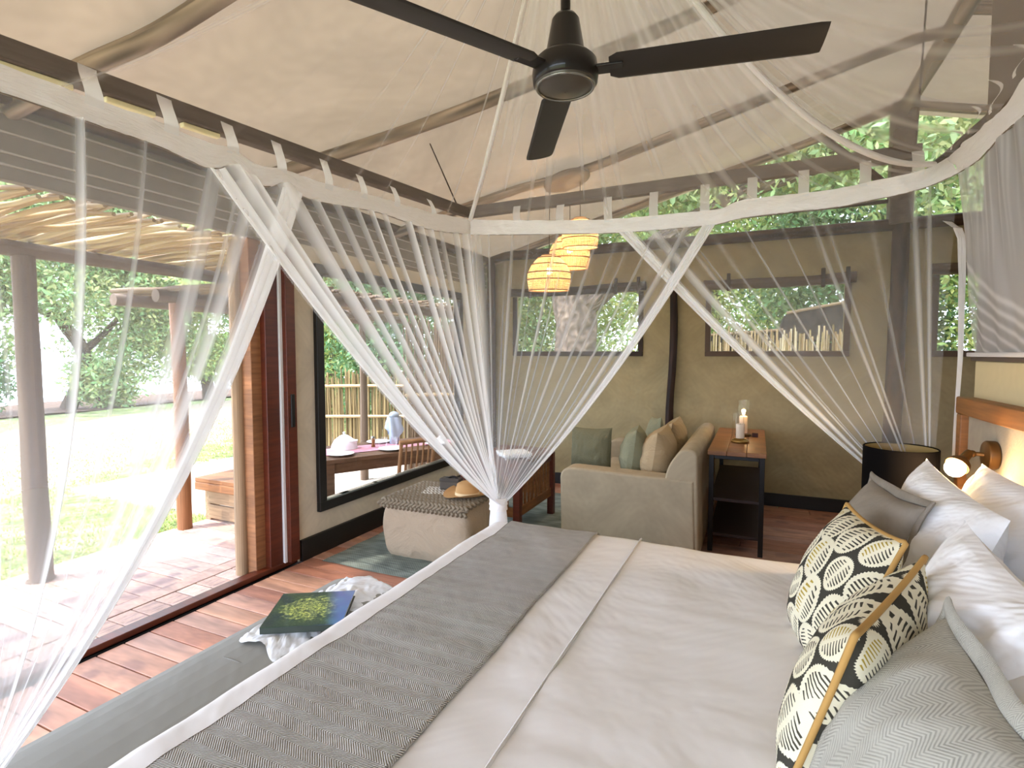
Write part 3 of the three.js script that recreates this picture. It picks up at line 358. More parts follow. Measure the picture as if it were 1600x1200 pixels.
{ const r = thing('bed_runner', 'grey and white chevron weave throw laid across the foot of the bed', 'throw', [0, 0, 0]), m = std(0xf0efec, 0.95, { map: chevronMap, bumpMap: chevronBump, bumpScale: 0.003, side: THREE.DoubleSide, specularIntensity: 0.2 });
  const hemM = m.clone(); hemM.color.set(0xa09488); const X0 = -1.13, X1 = -0.685, body = grid(50, 220, (u, v) => { const Z = lerp(BZ0 - 0.26, BZ1 + 0.26, v), edge = (v) => 0.012 * noise(v * 7, 2), X = lerp(X0 + edge(v), X1 + 0.014 * noise(v * 6, 9), u), r = 0.07, cz = clamp(Z, BZ0 - 0.012 + r, BZ1 + 0.012 - r), d = Z - cz, q = { x: X, y: BT + 0.011, z: Z, u: X / 0.24, v: Z / 0.24 }; if (Math.abs(d) > 0) { const s = Math.sign(d), a = Math.abs(d); if (a < r * 1.5708) { q.z = cz + s * r * Math.sin(a / r); q.y -= r * (1 - Math.cos(a / r)); } else { q.z = cz + s * r; q.y -= r + a - r * 1.5708; } } q.y += bedBump(X, Z) + 0.002 * noise(X * 9, Z * 5); return q; });
  part(r, 'cloth', body, m);
  for (const e of [0, 1]) part(r, 'hem', grid(6, 220, (u, v) => { const p = body.attributes.position, i = Math.round(v * 220) * 51 + (e ? 50 : 0), k = e ? 1 : -1; return { x: p.getX(i) + k * 0.007 * Math.sin(u * 3.14), y: p.getY(i) + 0.001 - 0.011 * u, z: p.getZ(i), u: u * 0.06, v: p.getZ(i) / 0.24 }; }), e ? m : hemM); }
// pillows
function pillowGeo(w, h, t, o = {}) {
  const N = o.n ?? 36, pinch = o.pinch ?? 0.07, sd = o.seed ?? rnd() * 99, wr = o.wrinkle ?? 0.006, pw = o.pow ?? 0.55, gs = [];
  for (const s of [1, -1]) { const g = grid(N, N, (u, v) => { const a = (u * 2 - 1), b = (v * 2 - 1), ax = Math.sign(a) * Math.pow(Math.abs(a), 0.85), by = Math.sign(b) * Math.pow(Math.abs(b), 0.85);
    const prof = Math.pow(Math.max(0, 1 - Math.pow(Math.abs(ax), 2.4)), pw) * Math.pow(Math.max(0, 1 - Math.pow(Math.abs(by), 2.4)), pw), rim = Math.max(Math.abs(ax), Math.abs(by));
    const ww = wr * (noise(ax * 3 + sd, by * 3, s) + 0.7 * noise(ax * 9 + sd, by * 2.5, s * 2)) * (1 - Math.pow(rim, 8)) + wr * 1.6 * noise(Math.atan2(by, ax) * 4 + sd, 3, s) * Math.pow(rim, 3) * (1 - Math.pow(rim, 10));
    return { x: ax * w / 2 * (1 - pinch * (1 - by * by) * Math.pow(Math.abs(ax), 2)) + (o.skew ?? 0) * by * 0.1, y: by * h / 2 * (1 - pinch * (1 - ax * ax) * Math.pow(Math.abs(by), 2)) - (o.sag ?? 0.02) * (1 - by * by), z: s * (prof * t / 2 + ww), u: s > 0 ? u : 1 - u, v }; }, o.uv ?? [1, 1]);
    if (s < 0) { const id = g.index.array; for (let i = 0; i < id.length; i += 3) { const k = id[i]; id[i] = id[i + 1]; id[i + 1] = k; } g.computeVertexNormals(); } gs.push(g); }
  return mergeGeometries(gs);
}
function rimTube(w, h, r, pinch = 0.07, sag = 0.02, out = 0) { const q = [], K = 20, f = (ax, by) => V(ax * (w / 2 + out) * (1 - pinch * (1 - by * by) * ax * ax), by * (h / 2 + out) * (1 - pinch * (1 - ax * ax) * by * by) - sag * (1 - by * by), 0); for (let k = 0; k < K; k++) q.push(f(-1 + 2 * k / K, 1)); for (let k = 0; k < K; k++) q.push(f(1, 1 - 2 * k / K)); for (let k = 0; k < K; k++) q.push(f(1 - 2 * k / K, -1)); for (let k = 0; k < K; k++) q.push(f(-1, -1 + 2 * k / K)); return new THREE.TubeGeometry(new THREE.CatmullRomCurve3(q, true), 160, r, 7, true); }
// turn: direction that the face looks (0 = towards the camera's +z), lean: how far its top tips back
function setPillow(o, x, y, z, turn, lean, roll = 0) { o.position.set(x, y, z); o.rotation.set(-lean, turn, roll, 'YXZ'); }
const FOOT = -Math.PI / 2;
function pillow(name, label, w, h, t, mat, pos, turn, lean, roll, o = {}, group) {
  const p = thing(name, label, o.category ?? 'pillow', [0, 0, 0], 0, group); part(p, o.body ?? 'cover', pillowGeo(w, h, t, o), mat); setPillow(p, ...pos, turn, lean, roll); return p;
}
pillow('bed_pillow', 'white pillow in the warm lamp light, against the headboard at its far end', 0.76, 0.5, 0.22, M.pillowWhite, [0.70, 0.92, -2.08], FOOT, 0.22, 0.03, { seed: 3, wrinkle: 0.012 }, 'white bed pillows');
pillow('bed_pillow', 'white pillow whose peak stands in front of the black lamp shade', 0.76, 0.5, 0.22, M.pillowWhite, [0.51, 0.91, -2.09], FOOT, 0.30, -0.03, { seed: 13, wrinkle: 0.012 }, 'white bed pillows');
pillow('bed_pillow', 'white pillow behind the others at the right, against the headboard', 0.76, 0.5, 0.22, M.pillowWhite, [0.69, 0.92, -1.30], FOOT, 0.22, 0.0, { seed: 23, wrinkle: 0.012 }, 'white bed pillows');
pillow('bed_pillow', 'white pillow with a peaked corner between the patterned cushions and the rear pillows', 0.62, 0.5, 0.2, M.pillowWhite, [0.40, 0.89, -1.36], FOOT, 0.30, -0.04, { seed: 33, wrinkle: 0.014 }, 'white bed pillows');
pillow('bed_pillow', 'white pillow directly behind the grey herringbone cushion', 0.70, 0.48, 0.2, M.pillowWhite, [0.40, 0.86, -0.99], FOOT, 0.42, 0.05, { seed: 43, wrinkle: 0.012 }, 'white bed pillows');
const herring = tex(512, 512, (x, y) => { const bx = x * 20, by = y * 66, c = Math.floor(bx), fx = bx - c, k = (c % 2 ? fx : 1 - fx) * 3.2 + by, s = ((k % 1) + 1) % 1, fade = 0.5 + 0.5 * tn(x, y, 9) + 0.35 * noise(x * 30, y * 30); const d = smooth(Math.abs(s - 0.5), 0.14, 0.3); const g = lerp(lerp(0.70, 0.86, clamp(fade, 0, 1)), 0.90, d) + 0.02 * noise(x * 120, y * 120); return [g, g * 0.995, g * 0.965]; });
const herringM = std(0xd6d5cf, 0.95, { map: herring, bumpMap: herring, bumpScale: 0.0012, specularIntensity: 0.2 }), greyLinen = std(0x9a8f82, 0.95, { bumpMap: rep(weaveBump, 3, 3), bumpScale: 0.001, map: canvasMap });
function flange(p, w, h, mat, out, name = 'flange') { part(p, name, (() => { const outer = rimTube(w, h, 0.004, 0.07, 0.02, out); const q = (k, o) => { const s = k * 4, e = Math.floor(s) % 4, f = s - Math.floor(s), c = [[-1 + 2 * f, 1], [1, 1 - 2 * f], [1 - 2 * f, -1], [-1, -1 + 2 * f]][e]; const [ax, by] = c; return V(ax * (w / 2 + o) * (1 - 0.07 * (1 - by * by) * ax * ax), by * (h / 2 + o) * (1 - 0.07 * (1 - ax * ax) * by * by) - 0.02 * (1 - by * by), 0.006 * Math.sin(k * 50)); };
  return grid(160, 8, (u, v) => { const a = v * 6.283, c = q(u % 1, out / 2), d = q(u % 1, out).sub(q(u % 1, 0)).normalize(); return { x: c.x + d.x * Math.cos(a) * out * 0.55, y: c.y + d.y * Math.cos(a) * out * 0.55, z: c.z + Math.sin(a) * 0.007 }; }, [8, 0.2]); })(), mat); }
{ const g = pillow('cushion', 'plain grey linen cushion behind the far leaf patterned cushion', 0.5, 0.42, 0.18, greyLinen, [0.37, 0.885, -2.17], FOOT + 0.1, 0.35, 0.05, { seed: 5, category: 'cushion' }); flange(g, 0.5, 0.42, greyLinen, 0.03); }
{ const g = pillow('cushion', 'large pale grey herringbone cushion with a flanged edge, nearest the camera', 0.52, 0.44, 0.24, herringM, [0.245, 0.86, -0.985], FOOT - 0.02, 0.42, 0.02, { seed: 8, category: 'cushion', pow: 0.6 }); flange(g, 0.52, 0.44, herringM, 0.032); }
// leaf print: cream ovals with combed slits on charcoal
const leafCanvas = document.createElement('canvas'); leafCanvas.width = leafCanvas.height = 1024;
{ const c = leafCanvas.getContext('2d'), W = 1024; c.fillStyle = '#46443f'; c.fillRect(0, 0, W, W); const s0 = seed; seed = 99;
  const leaf = (x, y, rx, ry, rot, gold) => { c.save(); c.translate(x, y); c.rotate(rot); c.fillStyle = '#efe9d6'; c.beginPath(); for (let k = 0; k <= 90; k++) { const a = k / 90 * 6.2832, j = 1 + (k % 2 ? 0.035 : -0.02); c[k ? 'lineTo' : 'moveTo'](Math.cos(a) * rx * j, Math.sin(a) * ry * j); } c.closePath(); c.fill();
    const n = 9; for (const side of [-1, 1]) { c.fillStyle = gold && side < 0 ? '#b39a45' : '#4a4741'; for (let k = 0; k < n; k++) { const t = (k + 0.5) / n * 2 - 1, yy = t * ry * 0.8, w = rx * 0.78 * Math.sqrt(Math.max(0, 1 - t * t * 0.92)); c.save(); c.translate(0, yy); c.rotate(side * 0.10 * (1 - t)); c.beginPath(); const a0 = side * rx * 0.13, a1 = side * w, hh = ry * 0.040; c.moveTo(a0, -hh * 0.5); c.lineTo(a1, -hh * 1.1); c.lineTo(a1 + side * 3, hh); c.lineTo(a0, hh * 0.6); c.closePath(); c.fill(); c.restore(); } } c.restore(); };
  for (let j = -1; j < 5; j++) for (let i = -1; i < 5; i++) { const big = (i + j) % 3 !== 0; leaf((i + 0.5 + (j % 2 ? 0.5 : 0)) * 262 + rr(-12, 12), (j + 0.5) * 236 + rr(-8, 8), big ? 128 : 100, big ? 142 : 118, rr(-0.5, 0.5) + (big ? 0 : 0.7), (i * 2 + j) % 3 === 0); }
  seed = s0; }
const leafMap = new THREE.CanvasTexture(leafCanvas); leafMap.colorSpace = THREE.SRGBColorSpace; leafMap.wrapS = leafMap.wrapT = THREE.RepeatWrapping;
const leafM = std(0xf4f2e6, 0.95, { map: leafMap, bumpMap: rep(weaveBump, 3, 3), bumpScale: 0.0008, specularIntensity: 0.2 }), pipeM = std(0xb98f4e, 0.8);
for (const [l, pos, turn, lean, roll, sd] of [['leaf patterned cushion with gold piping, farther of the two, before the grey cushion', [0.235, 0.865, -1.80], FOOT + 0.12, 0.38, 0.06, 61], ['leaf patterned cushion with gold piping, nearer of the two, seen edge on', [0.205, 0.87, -1.30], FOOT - 0.42, 0.30, -0.05, 62]]) {
  const p = pillow('cushion', l, 0.46, 0.44, 0.19, leafM, pos, turn, lean, roll, { seed: sd, category: 'cushion', wrinkle: 0.004, pow: 0.6 }, 'leaf patterned cushions'); part(p, 'piping', rimTube(0.46, 0.44, 0.0065), pipeM); }
// headboard, sconce, bedside lamp
{ const h = thing('headboard', 'tall headboard of pale canvas in a brown wooden frame behind the pillows', 'headboard', [0, 0, 0]);
  part(h, 'panel', metric(bevelBox(0.835, XP - 0.003, 0.12, 1.34, -2.93, 0.2, 0.006)), std(0xb5aa98, 0.9, { bumpMap: rep(weaveBump, 5, 5), bumpScale: 0.0015, map: canvasMap }));
  part(h, 'top_rail', metric(bevelBox(0.80, XP - 0.003, 1.29, 1.365, -2.955, 0.24, 0.008)), M.tanWood); part(h, 'stile', metric(bevelBox(0.805, XP - 0.003, 0.0, 1.29, -2.955, -2.905, 0.006)), M.tanWood); part(h, 'stile', metric(bevelBox(0.805, XP - 0.003, 0.0, 1.29, 0.19, 0.24, 0.006)), M.tanWood); }
const WARM = new THREE.Color(1, 0.62, 0.28);
{ const s = thing('wall_sconce', 'small bronze wall lamp with a bare glowing bulb, fixed to the headboard', 'wall lamp', [0.835, 1.165, -2.60]);
  part(s, 'rose', lathe([[0.001, 0], [0.052, 0], [0.055, 0.006], [0.055, 0.03], [0.05, 0.036], [0.001, 0.038]]).rotateZ(Math.PI / 2), M.bronze);
  part(s, 'arm', pole([V(-0.03, 0, 0), V(-0.07, 0, -0.01), V(-0.085, -0.004, -0.002)], 0.008, 0.008, 10), M.bronze); part(s, 'knuckle', moved(new THREE.SphereGeometry(0.014, 14, 10), -0.07, 0, -0.01), M.bronze);
  part(s, 'socket', pole([V(-0.078, 0.004, -0.012), V(-0.112, -0.028, 0.022)], 0.015, 0.018, 14), M.bronze);
  { const cup = lathe([[0.02, -0.048], [0.036, -0.028], [0.041, -0.008], [0.038, -0.008], [0.033, -0.026], [0.017, -0.045]], 28), ax = V(-0.063, -0.06, 0.061).normalize(); cup.applyQuaternion(new THREE.Quaternion().setFromUnitVectors(V(0, 1, 0), ax)); part(s, 'cup', moved(cup, -0.133, -0.048, 0.043), M.bronze); }
  part(s, 'bulb', moved(new THREE.SphereGeometry(0.034, 20, 14), -0.136, -0.051, 0.046), glow(new THREE.Color(1, 0.8, 0.5), 16, 'bulb_glow'));
  const l = new THREE.PointLight(new THREE.Color(1, 0.66, 0.34), 0.6); l.position.set(-0.136, -0.051, 0.046); l.castShadow = true; l.shadow.radius = 1.4; s.add(l); }
{ const n = thing('nightstand', 'dark nightstand hidden behind the pillows beside the bed', 'nightstand', [0.57, 0, -2.78]); part(n, 'top', bevelBox(-0.22, 0.22, 0.57, 0.60, -0.19, 0.17, 0.006), M.blackWood); for (const x of [-0.19, 0.19]) for (const z of [-0.16, 0.14]) part(n, 'leg', bevelBox(x - 0.018, x + 0.018, 0, 0.57, z - 0.018, z + 0.018, 0.003), M.blackMetal); part(n, 'drawer', bevelBox(-0.17, 0.17, 0.43, 0.565, -0.14, 0.15, 0.004), M.blackWood); }
{ const t = thing('table_lamp', 'table lamp with a black drum shade on the nightstand beside the pillows', 'table lamp', [0.575, 0.60, -2.80]);
  part(t, 'base', lathe([[0.001, 0], [0.07, 0], [0.075, 0.012], [0.03, 0.03], [0.018, 0.08], [0.045, 0.14], [0.02, 0.22], [0.012, 0.25], [0.001, 0.25]]), M.bronze);
  part(t, 'lamp_shade', lathe([[0.137, 0.23], [0.137, 0.545], [0.134, 0.548], [0.131, 0.545], [0.131, 0.23], [0.137, 0.23]], 48), std(0x0a0808, 0.95, { specularIntensity: 0.15 }));
  part(t, 'shade_lining', lathe([[0.1305, 0.232], [0.1305, 0.543]], 48), std(0xa38a52, 0.6, { side: THREE.DoubleSide }));
  for (let k = 0; k < 3; k++) part(t, 'shade_spoke', moved(new THREE.CylinderGeometry(0.002, 0.002, 0.13, 6), 0.065 * Math.cos(k * 2.094), 0.5, 0.065 * Math.sin(k * 2.094), Math.PI / 2, Math.PI / 2 - k * 2.094, 0, 'YXZ'), M.brass);
  part(t, 'socket', lathe([[0.001, 0.25], [0.018, 0.25], [0.018, 0.38], [0.001, 0.38]]), M.brass); part(t, 'bulb', moved(new THREE.SphereGeometry(0.035, 16, 12), 0, 0.46, 0), std(0xf5e6b8, 0.3, { transmission: 0.3, thickness: 0 })); }
// bench at the foot, cloth and book
{ const b = thing('foot_bench', 'long grey upholstered bench with a rounded top along the foot of the bed', 'bench', [0, 0, 0]);
  const prof = []; for (let k = 0; k <= 14; k++) { const a = Math.PI * k / 14; prof.push([-1.545 + 0.235 * -Math.cos(a) * (Math.abs(Math.cos(a)) > 0.95 ? 1 : 1), 0.40 + 0.115 * Math.pow(Math.sin(a), 0.6)]); }
  const sh = new THREE.Shape([[-1.78, 0.09], ...prof, [-1.31, 0.09]].map((p) => new THREE.Vector2(...p)));
  part(b, 'body', metric(new THREE.ExtrudeGeometry(sh, { depth: 2.0, bevelEnabled: true, bevelSize: 0.03, bevelThickness: 0.03, bevelSegments: 4 })), M.greyFabric, [0, 0, -1.86]);
  part(b, 'seam', pole([V(-1.80, 0.33, -1.18), V(-1.77, 0.44, -1.18), V(-1.68, 0.515, -1.18), V(-1.545, 0.545, -1.18), V(-1.4, 0.515, -1.18)], 0.003, 0.003, 6), M.greyFabric);
  for (const x of [-1.7, -1.4]) for (const z of [-1.8, 0.05]) part(b, 'foot', lathe([[0.001, 0], [0.022, 0], [0.03, 0.09], [0.001, 0.09]], 12), M.blackWood, [x, 0, z]); }
tag(part(scene, 'folded_cloth', grid(70, 60, (u, v) => { const z = lerp(-1.98, -1.30, v) + 0.08 * u + 0.03 * noise(u * 5, 2), X = lerp(-1.74, -1.29, u) - 0.06 * (1 - Math.abs(v * 2 - 1)), over = Math.max(0, -1.865 - z), t = clamp((X + 1.78) / 0.47, 0, 1); const y = 0.40 + 0.145 * Math.pow(Math.sin(Math.PI * clamp(t, 0.02, 0.98)), 0.6) + 0.012 + 0.014 * Math.abs(noise(u * 7, v * 9)); return { x: X + 0.01 * noise(v * 8, 4), y: y - over * 1.2 + 0.02 * Math.abs(noise(u * 8, v * 12 + 4)) , z: z, u: u, v: v }; }), std(0xeef0f2, 0.9, { side: THREE.DoubleSide, bumpMap: rep(wrinkleBump, 1, 1), bumpScale: 0.02 })), 'crumpled white cloth spread over the far end of the grey bench under the book', 'cloth');
const bookMap = tex(512, 384, (x, y) => { const n1 = noise(x * 5, y * 5, 3), n2 = noise(x * 16, y * 16, 5), n3 = noise(x * 40, y * 40, 8), tree = smooth(0.42 - Math.hypot((x - 0.48) * 1.0, (y - 0.5) * 1.0) + 0.16 * n2, 0, 0.2) * (0.5 + 0.6 * n3 + 0.5 * n2), blue = smooth(x + 0.18 * (y - 0.5) + 0.05 * n1, 0.66, 0.88); const base = [0.20 + 0.08 * n1 + 0.05 * n3, 0.27 + 0.08 * n1 + 0.05 * n3, 0.22 + 0.05 * n3], sky = [0.36 + 0.1 * y, 0.52 + 0.06 * n1, 0.74]; return [0, 1, 2].map((k) => lerp(base[k] * 1.35, sky[k], blue) + clamp(tree, 0, 1) * (1 - blue * 0.8) * [0.62, 0.56, 0.20][k]); });
{ const b = thing('picture_book', 'large picture book with a tree and blue sky on its cover', 'book', [-1.515, 0.566, -1.49], 0.535);
  const w = 0.28, d = 0.27; part(b, 'pages', bevelBox(-w / 2 + 0.006, w / 2 - 0.006, 0.003, 0.022, -d / 2 + 0.006, d / 2 - 0.004, 0.002), M.paper);
  part(b, 'back_cover', bevelBox(-w / 2, w / 2, 0, 0.003, -d / 2, d / 2, 0.001), std(0x39423a, 0.4)); part(b, 'spine', bevelBox(-w / 2, w / 2, 0, 0.025, d / 2 - 0.003, d / 2, 0.001), std(0x39423a, 0.4));
  part(b, 'front_cover', (() => { const g = new THREE.BoxGeometry(w, 0.003, d), uv = g.attributes.uv, p = g.attributes.position; for (let i = 0; i < uv.count; i++) uv.setXY(i, p.getX(i) / w + 0.5, 0.5 - p.getZ(i) / d); return g; })(), std(0xffffff, 0.28, { map: bookMap, clearcoat: 0.4 }), [0, 0.0235, 0]); }

// ---------------------------------------------------------------- sitting corner
tag(part(scene, 'rug', grid(60, 60, (u, v) => { const x = lerp(-2.93, -0.62, u) + 0.03 * noise(v * 8, 2), z = lerp(-5.6, -3.0, v) + 0.02 * noise(u * 8, 6); const e = Math.min(1, 12 * Math.min(u, 1 - u, v, 1 - v)); return { x, y: 0.003 + 0.009 * e, z, u: x, v: z }; }), M.rug), 'thin grey green woven rug under the pouf, slatted table and sofa', 'rug');
{ const p = thing('pouf', 'square taupe linen pouf with a braided knit top, on the rug by the picture window', 'pouf', [-2.235, 0.012, -3.60], 0.03);
  const W = 0.74, D = 0.62, Hh = 0.41, N = 30;
  const side = grid(120, 24, (u, v) => { const a = u * 2 * Math.PI, c = Math.cos(a), s = Math.sin(a), k = Math.pow(Math.pow(Math.abs(c), 9) + Math.pow(Math.abs(s), 9), -1 / 9), bulge = 1 + 0.045 * Math.sin(v * Math.PI) - 0.05 * Math.pow(v, 10) - 0.07 * Math.pow(1 - v, 8), n = 0.008 * noise(a * 4, v * 3) + 0.010 * noise(a * 11, v * 1.5, 5) * Math.pow(Math.abs(v - 0.5) * 2, 2); return { x: c * k * W / 2 * bulge + n * c, y: v * Hh, z: s * k * D / 2 * bulge + n * s, u: u * 3, v: v * 0.5 }; });
  part(p, 'body', side, M.poufFabric);
  const top = thing; part(p, 'top_pad', grid(40, 40, (u, v) => { const a = u * 2 - 1, b = v * 2 - 1; return { x: a * W / 2 * 0.95, z: -b * D / 2 * 0.95, y: Hh - 0.03 + 0.025 * (1 - Math.pow(Math.abs(a), 6)) * (1 - Math.pow(Math.abs(b), 6)) }; }), M.knit);
  // braids: rows of slanted strands
  const strand = pole([V(-0.032, 0, 0.017), V(-0.004, 0.017, 0.003), V(0.028, 0.004, -0.019)], 0.0125, 0.0125, 6, 0, 5), flip = strand.clone().scale(1, 1, -1); { const id = flip.index.array; for (let i = 0; i < id.length; i += 3) { const k = id[i]; id[i] = id[i + 1]; id[i + 1] = k; } flip.computeVertexNormals(); }
  const braid = (rows, y, dz) => { const gs = []; for (let r = 0; r < rows.length; r++) for (let i = 0; i < 21; i++) gs.push((r % 2 ? flip : strand).clone().translate(-W / 2 + 0.02 + i * 0.0345 + (r % 2 ? 0.012 : 0), y(r), rows[r])); return mergeGeometries(gs); };
  const R = []; for (let z = -D / 2 + 0.02; z < D / 2 - 0.005; z += 0.031) R.push(z); part(p, 'braided_cover', braid(R, () => Hh + 0.008), M.knit).userData.kind = 'stuff';
  part(p, 'braided_edge', braid([D / 2 + 0.004, D / 2 + 0.012], (r) => Hh - 0.008 - r * 0.022), M.knit).userData.kind = 'stuff'; }
tag(part(scene, 'magazine', metric(bevelBox(-0.15, 0.15, 0, 0.008, -0.11, 0.11, 0.002)), M.paper, [-2.28, 0.445, -3.66], [0, 0.3, 0]), 'open white magazine lying on the braided top of the pouf under the camera case', 'magazine');
tag(part(scene, 'magazine', grid(20, 10, (u, v) => ({ x: (u - 0.5) * 0.34, z: (v - 0.5) * 0.22, y: 0.05 * Math.sin(u * 3.1) + 0.004 })), std(0xdfe2e0, 0.5, { side: THREE.DoubleSide }), [-2.1, 0.452, -3.82], [0, -0.2, 0]), 'curved glossy magazine behind the camera case on the pouf', 'magazine');
{ const c = thing('camera_case', 'small dark brown leather camera case with a strap on the pouf', 'case', [-2.235, 0.454, -3.72], 0.12); part(c, 'body', box(0.17, 0.085, 0.09, 0.012), std(0x4d443a, 0.7, { bumpMap: clothBump, bumpScale: 0.003 }), [0, 0.043, 0]); part(c, 'lid', box(0.175, 0.03, 0.095, 0.01), std(0x3b332b, 0.7), [0, 0.078, 0]); part(c, 'strap', pole([V(-0.05, 0.085, 0.02), V(0.03, 0.105, 0.0), V(0.1, 0.06, 0.03), V(0.12, 0.0, 0.05)], 0.008, 0.008, 6), M.black); }
{ const h = thing('straw_hat', 'woven straw hat with a round crown lying on the pouf', 'hat', [-2.02, 0.452, -3.60]); part(h, 'brim', grid(60, 10, (u, v) => { const a = u * 6.283, r = lerp(0.09, 0.185, v), y = 0.012 + 0.02 * v * v * (1 + Math.sin(a * 2)); return { x: Math.cos(a) * r, z: Math.sin(a) * r, y, u: u * 4, v }; }), std(0xc79a62, 0.85, { side: THREE.DoubleSide, bumpMap: rep(weaveBump, 3, 3), bumpScale: 0.002 })); part(h, 'crown', lathe([[0.095, 0.01], [0.09, 0.05], [0.078, 0.095], [0.05, 0.11], [0.001, 0.105]], 32), M.straw); part(h, 'hat_band', lathe([[0.0965, 0.014], [0.0945, 0.036]], 32), std(0xe0c79a, 0.8, { side: THREE.DoubleSide })); }
{ const t = thing('coffee_table', 'red brown wooden side table with slatted sides behind the tied net', 'table', [-2.03, 0.01, -4.42]);
  const W = 0.25, D = 0.40, Ht = 0.60; for (let k = 0; k < 4; k++) part(t, 'top_plank', metric(bevelBox(-W - 0.03 + k * (W * 2 + 0.06) / 4 + 0.002, -W - 0.03 + (k + 1) * (W * 2 + 0.06) / 4 - 0.002, Ht, Ht + 0.03, -D - 0.03, D + 0.03, 0.005)), M.redWood);
  for (const x of [-1, 1]) for (const z of [-1, 1]) part(t, 'leg', metric(bevelBox(x * W - 0.03, x * W + 0.03, 0, Ht, z * D - 0.03, z * D + 0.03, 0.005)), M.redWood);
  for (const x of [-1, 1]) { part(t, 'rail', metric(bevelBox(x * W - 0.012, x * W + 0.012, 0.18, 0.26, -D, D, 0.004)), M.tanWood); part(t, 'rail', metric(bevelBox(x * W - 0.012, x * W + 0.012, 0.52, 0.59, -D, D, 0.004)), M.redWood); for (let k = 1; k < 10; k++) part(t, 'slat', metric(bevelBox(x * W - 0.008, x * W + 0.008, 0.26, 0.52, -D + k * D / 5 - 0.02, -D + k * D / 5 + 0.02, 0.003)), M.tanWood); }
  for (const z of [-1, 1]) { part(t, 'rail', metric(bevelBox(-W, W, 0.18, 0.26, z * D - 0.012, z * D + 0.012, 0.004)), M.tanWood); part(t, 'rail', metric(bevelBox(-W, W, 0.52, 0.59, z * D - 0.012, z * D + 0.012, 0.004)), M.redWood); for (let k = 1; k < 5; k++) part(t, 'slat', metric(bevelBox(-W + k * W * 0.4 - 0.018, -W + k * W * 0.4 + 0.018, 0.26, 0.52, z * D - 0.008, z * D + 0.008, 0.003)), M.tanWood); } }
{ const b = thing('serving_tray', 'flat white tray with small feet on the slatted table, seen through the net', 'tray', [-1.93, 0.64, -4.28], 0.75); part(b, 'top', box(0.26, 0.022, 0.24, 0.004), M.white, [0, 0.04, 0]); part(b, 'edge', box(0.24, 0.014, 0.22, 0.003), M.white, [0, 0.022, 0]); for (const x of [-1, 1]) for (const z of [-1, 1]) part(b, 'foot', lathe([[0.001, 0], [0.012, 0], [0.009, 0.018], [0.001, 0.018]], 10), M.white, [x * 0.1, 0, z * 0.09]); }
{ const s = thing('sofa', 'beige upholstered two seat sofa standing side on with its back to the console', 'sofa', [0, 0.01, 0]), f = M.sofaFabric, Z0 = -5.85, Z1 = -4.10;
  part(s, 'seat_base', metric(bevelBox(-1.38, -0.45, 0.08, 0.30, Z0 + 0.1, Z1 - 0.1, 0.03)), f);
  for (let k = 0; k < 2; k++) part(s, 'seat_cushion', metric(bevelBox(-1.40, -0.62, 0.30, 0.45, Z1 - 0.21 - (k + 1) * 0.66, Z1 - 0.22 - k * 0.66, 0.05)), f);
  const arm = () => { const sh = new THREE.Shape(); sh.moveTo(-1.41, 0.06); sh.lineTo(-1.42, 0.53); sh.quadraticCurveTo(-1.42, 0.605, -1.33, 0.606); sh.lineTo(-0.42, 0.585); sh.lineTo(-0.40, 0.06); sh.lineTo(-1.41, 0.06); return metric(new THREE.ExtrudeGeometry(sh, { depth: 0.15, bevelEnabled: true, bevelSize: 0.02, bevelThickness: 0.025, bevelSegments: 4 })); };
  part(s, 'arm', arm(), f, [0, 0, Z1 - 0.175]); part(s, 'arm', arm(), f, [0, 0, Z0 + 0.025]);
  const bk = new THREE.Shape(); bk.moveTo(-0.61, 0.30); bk.lineTo(-0.60, 0.56); bk.quadraticCurveTo(-0.58, 0.74, -0.47, 0.815); bk.quadraticCurveTo(-0.41, 0.83, -0.395, 0.78); bk.lineTo(-0.375, 0.06); bk.lineTo(-0.58, 0.06); bk.lineTo(-0.61, 0.30);
  part(s, 'back', metric(new THREE.ExtrudeGeometry(bk, { depth: Z1 - Z0 - 0.06, bevelEnabled: true, bevelSize: 0.018, bevelThickness: 0.025, bevelSegments: 4 })), f, [0, 0, Z0 + 0.025]);
  for (const x of [-1.33, -0.46]) for (const z of [Z0 + 0.08, Z1 - 0.08]) part(s, 'foot', lathe([[0.001, 0], [0.02, 0], [0.028, 0.09], [0.001, 0.09]], 12), M.blackWood, [x, 0, z]); }
const SC = (l, w, h, t, m, pos, turn, lean, roll, sd, g) => pillow('cushion', l, w, h, t, m, pos, turn, lean, roll, { seed: sd, category: 'cushion', wrinkle: 0.01 }, g);
SC('large olive green cushion at the left front of the sofa', 0.44, 0.42, 0.16, M.oliveFabric, [-1.33, 0.69, -4.62], -0.35, 0.12, 0.06, 71, 'green sofa cushions');
SC('grey green cushion standing edge on beside the near beige cushion of the sofa', 0.46, 0.44, 0.24, M.greenFabric, [-0.95, 0.70, -4.66], FOOT + 0.15, 0.12, 0.02, 72, 'green sofa cushions');
SC('grey green cushion whose corner peaks behind the others on the sofa', 0.46, 0.46, 0.16, M.greenFabric, [-0.88, 0.72, -5.22], FOOT + 0.35, 0.10, 0.1, 73, 'green sofa cushions');
SC('plump beige back cushion nearest the near arm of the sofa', 0.62, 0.46, 0.28, M.beigeFabric, [-0.745, 0.695, -4.66], FOOT + 0.02, 0.14, 0.0, 74, 'beige sofa cushions');
SC('plump beige back cushion at the far end of the sofa', 0.62, 0.46, 0.26, M.beigeFabric, [-0.72, 0.70, -5.30], FOOT + 0.02, 0.14, 0.0, 75, 'beige sofa cushions');
